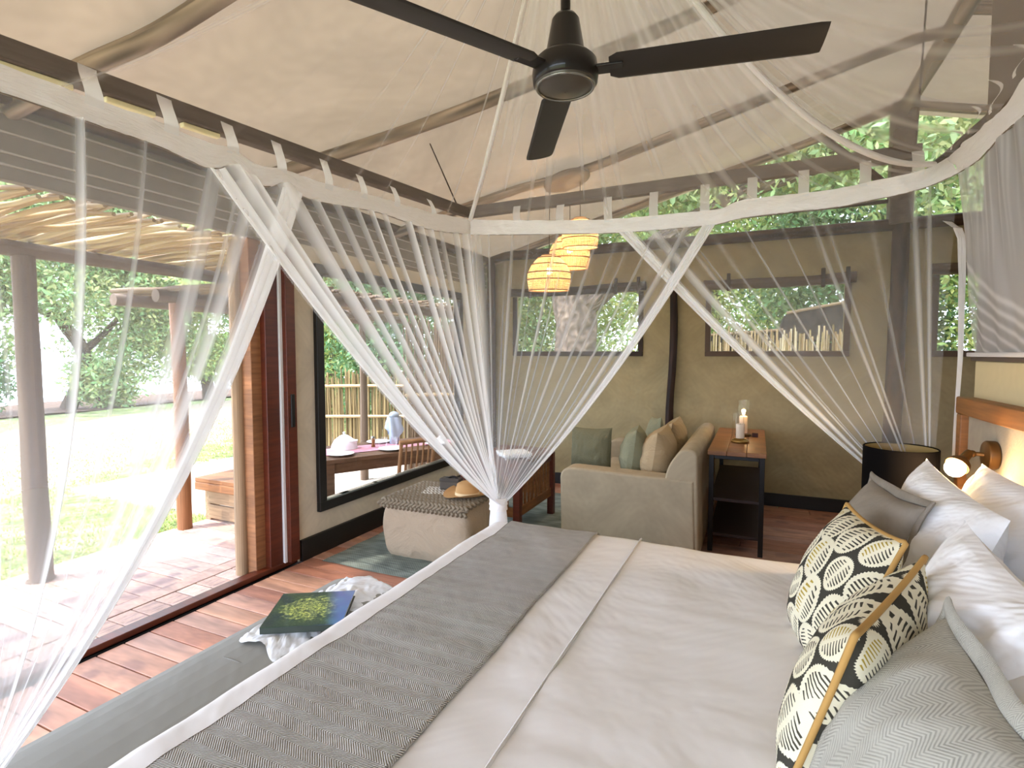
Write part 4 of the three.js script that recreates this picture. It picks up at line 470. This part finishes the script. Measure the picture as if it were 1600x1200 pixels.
{ const c = thing('console_table', 'narrow wooden console table on black metal legs behind the sofa', 'table', [0, 0, 0]), x0 = -0.335, x1 = 0.085, z0 = -5.85, z1 = -4.42;
  for (let k = 0; k < 3; k++) part(c, 'top_plank', metric(bevelBox(x0 + k * 0.14 + 0.001, x0 + (k + 1) * 0.14 - 0.001, 0.765, 0.80, z0, z1, 0.004)), M.tanWood);
  for (const x of [x0 + 0.03, x1 - 0.03]) for (const z of [z0 + 0.03, z1 - 0.03]) part(c, 'leg', bevelBox(x - 0.018, x + 0.018, 0, 0.765, z - 0.018, z + 0.018, 0.003), M.blackMetal);
  for (const z of [z0 + 0.03, z1 - 0.03]) part(c, 'frame_rail', bevelBox(x0 + 0.05, x1 - 0.05, 0.735, 0.763, z - 0.015, z + 0.015, 0.003), M.blackMetal);
  for (const x of [x0 + 0.03, x1 - 0.03]) part(c, 'frame_rail', bevelBox(x - 0.015, x + 0.015, 0.735, 0.763, z0 + 0.05, z1 - 0.05, 0.003), M.blackMetal);
  for (const y of [0.12, 0.40]) part(c, 'shelf', metric(bevelBox(x0 + 0.02, x1 - 0.02, y, y + 0.025, z0 + 0.03, z1 - 0.03, 0.004)), M.shadedShelfWood); }  // shelf colour darkened to carry the shade under the table top
{ const h = thing('candle_holder', 'round brass candle base with a glass chimney on the console table', 'candle holder', [-0.115, 0.80, -4.93]); part(h, 'base', lathe([[0.001, 0], [0.07, 0], [0.072, 0.012], [0.068, 0.022], [0.052, 0.024], [0.05, 0.036], [0.001, 0.036]], 32), M.brass);
  part(h, 'glass_chimney', lathe([[0.048, 0.037], [0.048, 0.25], [0.0455, 0.25], [0.0455, 0.037]], 36), M.glass, [-0.02, 0, 0.0]);
  const c = thing('candle', 'thick cream pillar candle in the nearer glass chimney on the console', 'candle', [-0.115, 0.837, -4.93]); part(c, 'wax', lathe([[0.001, 0], [0.034, 0], [0.034, 0.118], [0.03, 0.122], [0.026, 0.116], [0.001, 0.114]], 28), M.candle); part(c, 'wick', moved(new THREE.CylinderGeometry(0.0015, 0.0015, 0.012, 6), 0, 0.12, 0), M.black); }
{ const h = thing('candle_holder', 'taller glass candle cylinder standing behind the brass candle base', 'candle holder', [-0.10, 0.80, -5.35]); part(h, 'base', lathe([[0.001, 0], [0.07, 0], [0.072, 0.012], [0.06, 0.022], [0.001, 0.024]], 32), M.bronze); part(h, 'glass_chimney', lathe([[0.062, 0.025], [0.062, 0.33], [0.059, 0.33], [0.059, 0.025]], 36), M.glass);
  const c = thing('candle', 'lit cream candle glowing in the taller glass cylinder on the console', 'candle', [-0.10, 0.825, -5.35]); part(c, 'wax', lathe([[0.001, 0], [0.034, 0], [0.034, 0.15], [0.03, 0.155], [0.026, 0.15], [0.001, 0.148]], 28), M.candle);
  part(c, 'flame', moved(lathe([[0.001, 0], [0.012, 0.014], [0.011, 0.03], [0.004, 0.05], [0.001, 0.06]], 16), 0, 0.16, 0), glow(new THREE.Color(1, 0.75, 0.4), 6, 'flame_glow')); const l = new THREE.PointLight(WARM, 0.12); l.position.set(0, 0.19, 0); l.castShadow = true; c.add(l); }
tag(part(scene, 'matchbox', box(0.05, 0.035, 0.035, 0.003), std(0x3a1712, 0.7), [-0.0, 0.818, -5.3]), 'small dark red matchbox beside the candles on the console table', 'matchbox');
// pendants under a plate on the third rafter
{ const r = thing('pendant_plate', 'wide grey round ceiling plate from which the woven lamps hang', 'ceiling plate', [-1.52, roofY(-1.52) - 0.03, -4.46]); r.rotation.z = Math.atan(0.267) * 1; part(r, 'disc', lathe([[0.001, -0.045], [0.16, -0.045], [0.2, -0.03], [0.2, -0.004], [0.001, -0.0]], 40), std(0x8d7f72, 0.8)); }
const shadeGeo = (() => { const prof = [[0.06, 0.30], [0.095, 0.28], [0.15, 0.22], [0.185, 0.15], [0.188, 0.09], [0.175, 0.0]]; return { skin: lathe(prof, 40), rings: prof.slice(0).map(([r, y]) => moved(new THREE.TorusGeometry(r + 0.002, 0.005, 6, 40), 0, y, 0, Math.PI / 2)) }; })();
const rattanMap = tex(512, 256, (x, y) => { const s = 0.5 + 0.5 * Math.sin(x * 6.283 * 60 + 3 * noise(x * 30, y * 8)), t = 0.5 + 0.5 * Math.sin(y * 6.283 * 26); const g = 0.62 + 0.25 * s + 0.13 * t + 0.15 * noise(x * 40, y * 30); return [g, g * 0.9, g * 0.74]; });
const rattanAlpha = tex(512, 256, (x, y) => (Math.sin(x * 6.283 * 60 + 3 * noise(x * 30, y * 8)) * 0.5 + Math.sin(y * 6.283 * 26) * 0.5) > -0.55 ? 1 : 0, false);
const rattanM = std(0xfff0d0, 0.8, { map: rattanMap, alphaMap: rattanAlpha, alphaTest: 0.5, transmission: 0.35, thickness: 0, side: THREE.DoubleSide });
for (const [x, y, z, s, l] of [[-1.66, 2.10, -4.42, 1.0, 'lowest of the three woven rattan pendant lamps, glowing left of the back window'], [-1.62, 2.349, -4.85, 1.03, 'middle rattan pendant lamp, glowing just above the lowest one'], [-1.42, 2.47, -4.55, 0.84, 'highest rattan pendant lamp, half hidden behind the white band of the net']]) {
  const p = thing('pendant_lamp', l, 'pendant lamp', [x, y, z], 0, 'woven pendant lamps over the sitting corner'); p.rotation.set(0.0, s * 2, 0.05); p.scale.setScalar(s);
  part(p, 'shade', shadeGeo.skin, rattanM); for (const r of shadeGeo.rings) part(p, 'hoop', r, M.tanWood);
  part(p, 'socket', lathe([[0.001, 0.2], [0.018, 0.2], [0.018, 0.28], [0.001, 0.3]], 14), M.bronze); part(p, 'bulb', moved(new THREE.SphereGeometry(0.03, 16, 12), 0, 0.165, 0), glow(new THREE.Color(1, 0.85, 0.55), 9, 'bulb_glow'));
  part(p, 'cord', new THREE.CylinderGeometry(0.003, 0.003, (roofY(x) - 0.06 - y) / s - 0.29, 6), M.darkPole, [0, ((roofY(x) - 0.06 - y) / s + 0.29) / 2, 0]);
  const li = new THREE.PointLight(new THREE.Color(1, 0.76, 0.48), 0.4); li.position.set(0, 0.165, 0); li.castShadow = true; p.add(li); }
// ---------------------------------------------------------------- ceiling fan
{ const f = thing('ceiling_fan', 'dark ceiling fan with three wide blades on a rod, hanging above the bed', 'fan', [-0.475, 2.28, -1.38]);
  part(f, 'rod', moved(new THREE.CylinderGeometry(0.012, 0.013, 1.0, 14), 0, 0.66, 0), M.iron);
  part(f, 'housing', lathe([[0.001, 0.15], [0.028, 0.149], [0.036, 0.138], [0.052, 0.05], [0.07, 0.042], [0.082, 0.03], [0.087, 0.0], [0.084, -0.022], [0.076, -0.026]], 48), M.iron);
  part(f, 'bottom_cap', lathe([[0.078, -0.02], [0.078, -0.03], [0.072, -0.034], [0.07, -0.03], [0.064, -0.032], [0.035, -0.042], [0.001, -0.045]], 48), std(0x5a554d, 0.35, { metalness: 0.5 })); part(f, 'cap_ring', moved(new THREE.TorusGeometry(0.074, 0.004, 8, 48), 0, -0.031, 0, Math.PI / 2), M.chrome);
  [-9.5, -118, 121].forEach((deg) => { const a = deg * Math.PI / 180, g = new THREE.Group(); g.name = 'blade'; g.rotation.y = -a; f.add(g);
    const prof = (x) => lerp(0.046, 0.050, x), geo = grid(24, 10, (u, v) => { const x = lerp(0.115, 0.61, u), w = prof(u) * (u < 0.04 ? 0.75 + u * 6 : u > 0.97 ? 0.94 : 1), a2 = v * 2 * Math.PI, c = Math.cos(a2) * w, th = 0.006 * Math.sin(a2); return { x, y: th + c * 0.20 + 0.006, z: c }; });
    part(g, 'panel', mergeGeometries([geo]), std(0x231e18, 0.5)); part(g, 'blade_iron', flat([bevelBox(0.07, 0.15, 0.0, 0.008, -0.022, 0.022, 0.003)]), M.iron); }); }
// ---------------------------------------------------------------- net frame and mosquito net
const line = (list, axis, value) => list.map(([u, v]) => at(u, v, axis, value));
{ const f = thing('canopy_frame', 'dark wooden pole frame hung from the roof to carry the mosquito net', 'frame', [0, 0, 0]);
  const L0 = at(0, 77, 0, -1.56), L1 = at(700, 322, 0, -1.56), dir = L1.clone().sub(L0).normalize(), Lc = L0.clone().addScaledVector(dir, (-2.80 - L0.z) / dir.z), Ln = L0.clone().addScaledVector(dir, (0.25 - L0.z) / dir.z);
  const R0 = at(956, 317, 2, -2.8), R1 = at(1440, 237, 2, -2.8), Rc = R0.clone().lerp(R1, -1.05); Rc.y = Lc.y; Rc.x = Lc.x;
  const beam = (a, b, w, h) => { const g = metric(box(w, h, a.distanceTo(b), 0.006)); const m = part(f, 'beam', g, M.beamWood); m.position.copy(a).lerp(b, 0.5); m.lookAt(b); return m; };
  beam(Ln, Lc, 0.045, 0.052); beam(Rc, R1, 0.045, 0.062);
  for (const [a, b] of [[-40, 108], [157, 237], [277, 338]]) { const p = L0.clone().addScaledVector(dir, 0), z0 = at(a, 95, 0, -1.57).z, z1 = at(b, 95 + b * 0.36, 0, -1.57).z, q0 = L0.clone().addScaledVector(dir, (z0 - L0.z) / dir.z), q1 = L0.clone().addScaledVector(dir, (z1 - L0.z) / dir.z); const m = part(f, 'pale_strip', box(0.02, 0.014, q0.distanceTo(q1), 0.003), std(0xf3e7b4, 0.6)); m.position.copy(q0).lerp(q1, 0.5); m.position.y -= 0.034; const e = q1.clone(); e.y -= 0.034; m.lookAt(e); }  // pale cream strip in separate segments just below the left beam
  for (const [p, q] of [[Ln, V(Ln.x, roofY(Ln.x), Ln.z)], [at(713, 318, 0, -1.56), V(-2.013, 2.945, -3.106)], [Rc.clone().lerp(R1, 0.99), V(0.64, roofY(0.64), -2.9)]]) part(f, 'hanger', pole([p, p.clone().lerp(q, 0.5), q], 0.004, 0.004, 6), M.darkPole);
  f.userData.ends = null; delete f.userData.ends; }
const net = thing('mosquito_net', 'white mosquito net hung round the bed, its curtains gathered and tied at the bed corners', 'mosquito net', [0, 0, 0]);
const XNET = -1.5, ZNET = -2.7, XHEAD = 0.7;
// top and bottom of the white band, measured side by side
const far0 = (list, ax, val) => list.map(([u, v]) => at(u, v, ax, val));
const topL = far0([[735, 343], [667, 330], [600, 310], [503, 285], [437, 263], [400, 257], [367, 232], [335, 226], [257, 193], [150, 155], [0, 100]], 0, XNET), botL = far0([[735, 367], [667, 358], [593, 333], [472, 307], [443, 286], [413, 293], [360, 259], [333, 265], [250, 230], [143, 193], [0, 145]], 0, XNET);
topL.push(V(XNET, topL.at(-1).y - 0.03, -0.2), V(XNET, topL.at(-1).y - 0.03, 0.3)); botL.push(V(XNET, botL.at(-1).y - 0.03, -0.2), V(XNET, botL.at(-1).y - 0.03, 0.3));
const topF = far0([[735, 343], [800, 344], [870, 344], [956, 342], [1059, 333], [1128, 325], [1150, 315], [1250, 302], [1300, 296], [1363, 283], [1443, 265]], 2, ZNET), botF = far0([[735, 367], [800, 367], [870, 366], [963, 364], [1070, 356], [1125, 350], [1150, 343], [1250, 330], [1300, 325], [1363, 313], [1450, 292]], 2, ZNET);
const topR = far0([[1483, 245], [1517, 213], [1550, 185], [1577, 155], [1600, 117]], 0, XHEAD), botR = far0([[1497, 271], [1533, 247], [1567, 209], [1600, 181]], 0, XHEAD);
for (const a of [topR, botR]) { const l = a.at(-1); a.push(V(XHEAD, l.y + 0.05, l.z + 0.5), V(XHEAD, l.y + 0.05, 0.2)); }
const curve = (pts) => new THREE.CatmullRomCurve3(pts, false, 'centripetal');
const cTL = curve(topL), cBL = curve(botL), cTF = curve(topF.concat([topR[0]])), cBF = curve(botF.concat([botR[0]])), cTR = curve(topR), cBR = curve(botR);
function band(ct, cb, n, nx, nz, sd) {
  const g = grid(n, 6, (u, v) => { const a = ct.getPointAt(u), b = cb.getPointAt(u), w = 0.010 * noise(u * 26 + sd, v * 2) + 0.008 * noise(u * 60 + sd, v * 3 + u * 9); const q = a.clone().lerp(b, v); return { x: q.x + nx * w, y: q.y, z: q.z + nz * w, u: u * 6, v }; });
  const m = part(net, 'band', g, M.netBand); const tube = new THREE.TubeGeometry(curve(Array.from({ length: 60 }, (_, i) => cb.getPointAt(i / 59))), 120, 0.0022, 5); part(m, 'band_piping', tube, M.piping); return m;
}
band(cTL, cBL, 220, 1, 0, 3); band(cTF, cBF, 200, 0, 1, 9); band(cTR, cBR, 120, -1, 0, 15);
// fabric tabs that tie the band to the frame
const uvTop = (c, u) => { let best = 0, bd = 1e9; const d = V((u - 800) / FOCAL, 0, -1); for (let i = 0; i <= 400; i++) { const p = c.getPoint(i / 400).sub(camera.position).applyQuaternion(camera.quaternion.clone().invert()), x = 800 + FOCAL * p.x / -p.z, e = p.z < 0 ? Math.abs(x - u) : 1e9; if (e < bd) { bd = e; best = i / 400; } } return c.getPoint(best); };
camera.updateMatrixWorld();
for (const [u, v0] of [[143, 104], [263, 152], [361, 193], [438, 222], [512, 250], [568, 274], [620, 292], [677, 312]]) { const b = uvTop(cTL, u), a = at(u - 9 + 2, v0, 0, -1.53); b.y -= 0.02; const w = 0.021; part(net, 'tab', grid(4, 12, (p, q) => { const c = a.clone().lerp(b, q); return { x: c.x + 0.015 * Math.sin(q * 3.14) , y: c.y, z: c.z + (p - 0.5) * 2 * w + 0.006 * Math.sin(q * 5) }; }), M.netDense); }
for (const [u, v0] of [[808, 322], [876, 320], [950, 308], [1022, 300], [1102, 288], [1176, 277], [1256, 266], [1352, 252], [1434, 236]]) { const b = uvTop(cTF, u), a = at(u, v0, 2, -2.765); b.y -= 0.015; part(net, 'tab', grid(4, 12, (p, q) => { const c = a.clone().lerp(b, q); return { x: c.x + (p - 0.5) * 0.042, y: c.y, z: c.z + 0.012 * Math.sin(q * 3.14) }; }), M.netDense); }
for (const [u, v, du] of [[1492, 205, -4], [1521, 165, -8], [1556, 125, -12], [1595, 70, -12]]) { const b = uvTop(cTR, u + 6), a = at(u + du, v, 0, XHEAD + 0.01); part(net, 'tab', grid(3, 12, (p, q) => { const c = a.clone().lerp(b, q), w = 0.012 * Math.min(1, q * 4 + 0.15); return { x: c.x + 0.02 * Math.sin(q * 5), y: c.y, z: c.z + (p - 0.5) * 2 * w + 0.02 * Math.sin(q * 4) }; }), M.netBand); }
// curtains: a sheet from the band to a tied bunch; alpha holds how densely the cloth is gathered
function gathered(top, bunch, o) {
  const n = o.n ?? 420, m = o.m ?? 46, folds = o.folds, R = o.radius ?? 0.035, sag = o.sag, dirR = o.across;
  const P = (s, t) => { const a = top(s), k = (s - 0.5) * 2, b = bunch.clone().addScaledVector(dirR, k * R); const e = Math.pow(t, o.ease ?? 1), q = a.clone().lerp(b, e); q.y -= 4 * t * (1 - t) * sag * (o.sagAt ? o.sagAt(s) : 1); if (o.bow) q.addScaledVector(o.bow, 4 * t * (1 - t) * (o.bowAt ? o.bowAt(s) : 1)); return q; };
  const dens = (s, t) => { let d = o.base ?? 0.13; for (const [c, w, h] of folds) { const x = (s - c) / w; if (Math.abs(x) < 3) d += h * Math.exp(-x * x) * Math.min(1, 0.35 + t * 2); } const squeeze = 1 / Math.max(0.12, 1 - 0.9 * t); d *= Math.pow(squeeze, o.squeeze ?? 0.85); return 1 - Math.exp(-d * 1.15); };
  const nrm = o.normal, g = grid(n, m, (u, v) => { const t = Math.pow(v, 0.85), q = P(u, t), d = dens(u, t); let w = 0; for (const [c, wd, h] of folds) { const x = (u - c) / wd; if (Math.abs(x) < 3) w += h * Math.exp(-x * x); } q.addScaledVector(nrm, w * 0.02 * (1 - t * 0.8) + 0.006 * noise(u * 30, t * 2)); return { x: q.x, y: q.y, z: q.z, a: Math.min(0.97, d) / 0.28 }; });
  const sheet = part(net, o.name ?? 'curtain', g, M.netSheer);
  if (o.edge) { const [e0, e1] = o.edge; part(sheet, 'leading_edge', grid(14, m, (u, v) => { const t = Math.pow(v, 0.85), q = P(lerp(e0, e1, u), t); q.addScaledVector(nrm, 0.012 + 0.008 * Math.sin(u * 9)); return { x: q.x, y: q.y, z: q.z }; }), M.netDense); }
  return P;
}
const foldsOf = (n, sd, w0, w1, h0, h1, extra = []) => { const s0 = seed; seed = sd; const f = Array.from({ length: n }, (_, i) => [(i + rr(0.15, 0.85)) / n, rr(w0, w1), rr(h0, h1)]); seed = s0; return f.concat(extra); };
const sub = (c, a, b) => (s) => c.getPointAt(lerp(a, b, s));
const paramAt = (c, u) => { let best = 0, bd = 1e9; for (let i = 0; i <= 600; i++) { const p = c.getPointAt(i / 600).sub(camera.position).applyQuaternion(camera.quaternion.clone().invert()); if (p.z > -0.05) continue; const e = Math.abs(800 + FOCAL * p.x / -p.z - u); if (e < bd) { bd = e; best = i / 600; } } return best; };
const bunchFar = V(-1.265, 0.735, -2.60), bunchNear = V(-1.33, 0.60, -0.42), bunchHead = V(0.70, 0.86, -2.98);
const X = V(1, 0, 0), Z = V(0, 0, 1);
// foot, far half: from the corner to the crossing, tied at the far foot corner
gathered(sub(cBL, 0, paramAt(cBL, 322)), bunchFar, { normal: X, across: V(0.5, 0, 0.87), sag: 0.10, sagAt: (s) => 0.2 + 0.8 * s, base: 0.12, folds: foldsOf(14, 41, 0.007, 0.015, 0.7, 2.0, [[0.93, 0.035, 0.9], [0.80, 0.02, 1.1], [0.02, 0.02, 0.8]]), edge: [0.965, 1.0] });
// foot, near half: from the crossing towards the camera, tied at the near foot corner
gathered(sub(cBL, paramAt(cBL, 468), 1), bunchNear, { normal: X, across: V(0, 0, -1), radius: 0.08, sag: 0.17, squeeze: 1.3, sagAt: (s) => 1 - 0.5 * s, base: 0.12, bow: V(0, 0, -1), bowAt: (s) => 0.10 * (0.3 + s), folds: foldsOf(11, 57, 0.002, 0.006, 0.15, 0.6, [[0.03, 0.02, 1.0], [0.12, 0.012, 0.8], [0.2, 0.02, 0.45], [0.40, 0.006, 0.8], [0.55, 0.005, 0.8]]), edge: [0.0, 0.05] });
// far side, left half
gathered(sub(cBF, 0, paramAt(cBF, 1118)), bunchFar, { normal: Z, across: X, sag: 0.09, sagAt: (s) => 0.1 + 0.9 * s, base: 0.11, squeeze: 0.65, folds: foldsOf(16, 77, 0.004, 0.010, 0.1, 0.7, [[0.03, 0.03, 0.6], [0.97, 0.02, 0.8], [0.9, 0.012, 0.7]]), edge: [0.955, 1.0] });
// far side, right half
gathered(sub(cBF, paramAt(cBF, 968), 1), bunchHead, { normal: Z, across: X, sag: 0.05, sagAt: (s) => 1 - s, base: 0.09, squeeze: 0.5, folds: foldsOf(11, 91, 0.004, 0.010, 0.1, 0.7, [[0.03, 0.02, 0.8], [0.12, 0.02, 0.9], [0.2, 0.01, 0.5]]), edge: [0.0, 0.05] });
// ties and the tails below them
function tie(p, r, tail, across) {
  part(net, 'tie', moved(lathe([[r * 0.95, -0.035], [r * 1.12, -0.03], [r * 1.05, -0.01], [r * 1.14, 0.0], [r * 1.05, 0.015], [r * 1.12, 0.028], [r * 0.95, 0.035]], 24), p.x, p.y, p.z), M.netBand);
  part(net, 'tail', grid(40, 14, (u, v) => { const a = u * 6.283, k = r * lerp(0.95, 1.5, Math.pow(v, 0.7)) * (1 + 0.16 * Math.sin(a * 7) * v); return { x: p.x + Math.cos(a) * k, y: p.y - 0.03 - v * tail, z: p.z + Math.sin(a) * k }; }), M.netDense);
}
tie(bunchFar, 0.045, 0.5); tie(bunchNear, 0.055, 0.4); tie(bunchHead, 0.04, 0.5);
// head side: hangs from the band to the top of the headboard panel
{ const f = foldsOf(60, 113, 0.0012, 0.0035, 0.2, 1.2);
  const g = grid(420, 110, (u, v) => { const a = cBR.getPointAt(u), b = V(XP - 0.02, 1.545, a.z - 0.21 * (1 - smooth(a.z, -2.75, -1.6))), q = a.clone().lerp(b, v), W = (a.z + 2.75) / 0.65; let d = 0.95 - 0.35 * smooth(v - 0.5 * W, 0.35, 0.6); for (const [c, w, h] of f) { const x = (u + 0.03 * v - c) / w; d += h * 0.8 * Math.exp(-x * x) * (1 - smooth(v, 0.15, 0.65)); } for (let k = 0; k < 6; k++) { const v0 = 0.46 + 0.09 * k, w0 = 0.10 + 0.015 * k, we = 1.25 - 0.18 * k; if (W < w0) continue; const x = (v - v0 - (1 - v0) * Math.pow((W - w0) / (we - w0), 0.8)) / (0.016 - 0.0015 * k); d += (1.6 - 0.15 * k) * Math.exp(-x * x); } q.x -= 0.012 * noise(u * 40, v * 2); return { x: q.x, y: q.y, z: q.z, a: Math.min(0.9, 1 - Math.exp(-d)) / 0.28 }; });
  const h = part(net, 'head_curtain', g, M.netSheer); part(h, 'hem', bevelBox(XP - 0.03, XP - 0.012, 1.538, 1.556, -2.96, 0.2, 0.004), M.netBand);
  part(h, 'corner_hem', grid(4, 40, (u, v) => { const k = [[0, at(1480, 350, 2, -2.84)], [0.1, at(1494, 352, 2, -2.88)], [0.2, at(1502, 372, 2, -2.93)], [0.35, at(1504, 430, 2, -2.94)], [0.7, at(1500, 560, 2, -2.96)], [1, at(1490, 720, 2, -2.985)]]; let i = 0; while (i < k.length - 2 && v > k[i + 1][0]) i++; const q = k[i][1].clone().lerp(k[i + 1][1], clamp((v - k[i][0]) / (k[i + 1][0] - k[i][0]), 0, 1)); return { x: q.x + (u - 0.5) * lerp(0.034, 0.012, v), y: q.y + (v < 0.12 ? (u - 0.5) * -0.03 : 0), z: q.z + 0.004 * Math.sin(v * 12) }; }), M.netBand); }
// roof of the net: panels from the band up to a ring on the fan rod
const apex = V(-0.475, 2.93, -1.38);
function roofPanel(ct, a, b, sag, folds, base, sagAt) {
  const g = grid(300, 40, (u, v) => { const p = ct.getPointAt(lerp(a, b, u)), q = p.clone().lerp(apex, v); q.y -= 4 * v * (1 - v) * sag * (sagAt ? sagAt(u) : 1); let d = base; for (const [c, w, h] of folds) { const x = (u - c) / (w * (1 + v)); if (Math.abs(x) < 3) d += h * Math.exp(-x * x) * (1 - 0.3 * v); } q.y += 0.01 * noise(u * 30, v * 3); return { x: q.x, y: q.y, z: q.z, a: (1 - Math.exp(-d / Math.max(0.35, 1 - v))) / 0.28 }; });
  part(net, 'roof_panel', g, M.netSheer);
}
roofPanel(cTL, 0, 1, 0.06, foldsOf(14, 131, 0.002, 0.006, 0.02, 0.35), 0.035, (u) => 1);
roofPanel(cTF, 0, 1, 0.12, foldsOf(16, 137, 0.003, 0.010, 0.03, 0.35), 0.14, (u) => 0.4 + 1.6 * u);
roofPanel(cTR, 0, 1, 0.24, foldsOf(14, 151, 0.004, 0.010, 0.1, 0.6), 0.22, (u) => 0.9);
for (const [p, sag] of [[topF[0], 0.05], [topF.at(-1).clone().lerp(topR[0], 0.4), 0.24]]) part(net, 'roof_seam', pole(Array.from({ length: 9 }, (_, i) => { const v = i / 8, q = p.clone().lerp(apex, v); q.y -= 4 * v * (1 - v) * sag; return q; }), 0.012, 0.009, 8, 0.2, 40), M.netBand);
part(net, 'top_ring', moved(new THREE.TorusGeometry(0.035, 0.008, 8, 28), apex.x, apex.y, apex.z, Math.PI / 2), M.netBand);
scene.traverse((o) => { if (o.isMesh) { o.castShadow = true; o.receiveShadow = true; } });
renderer.render(scene, camera);
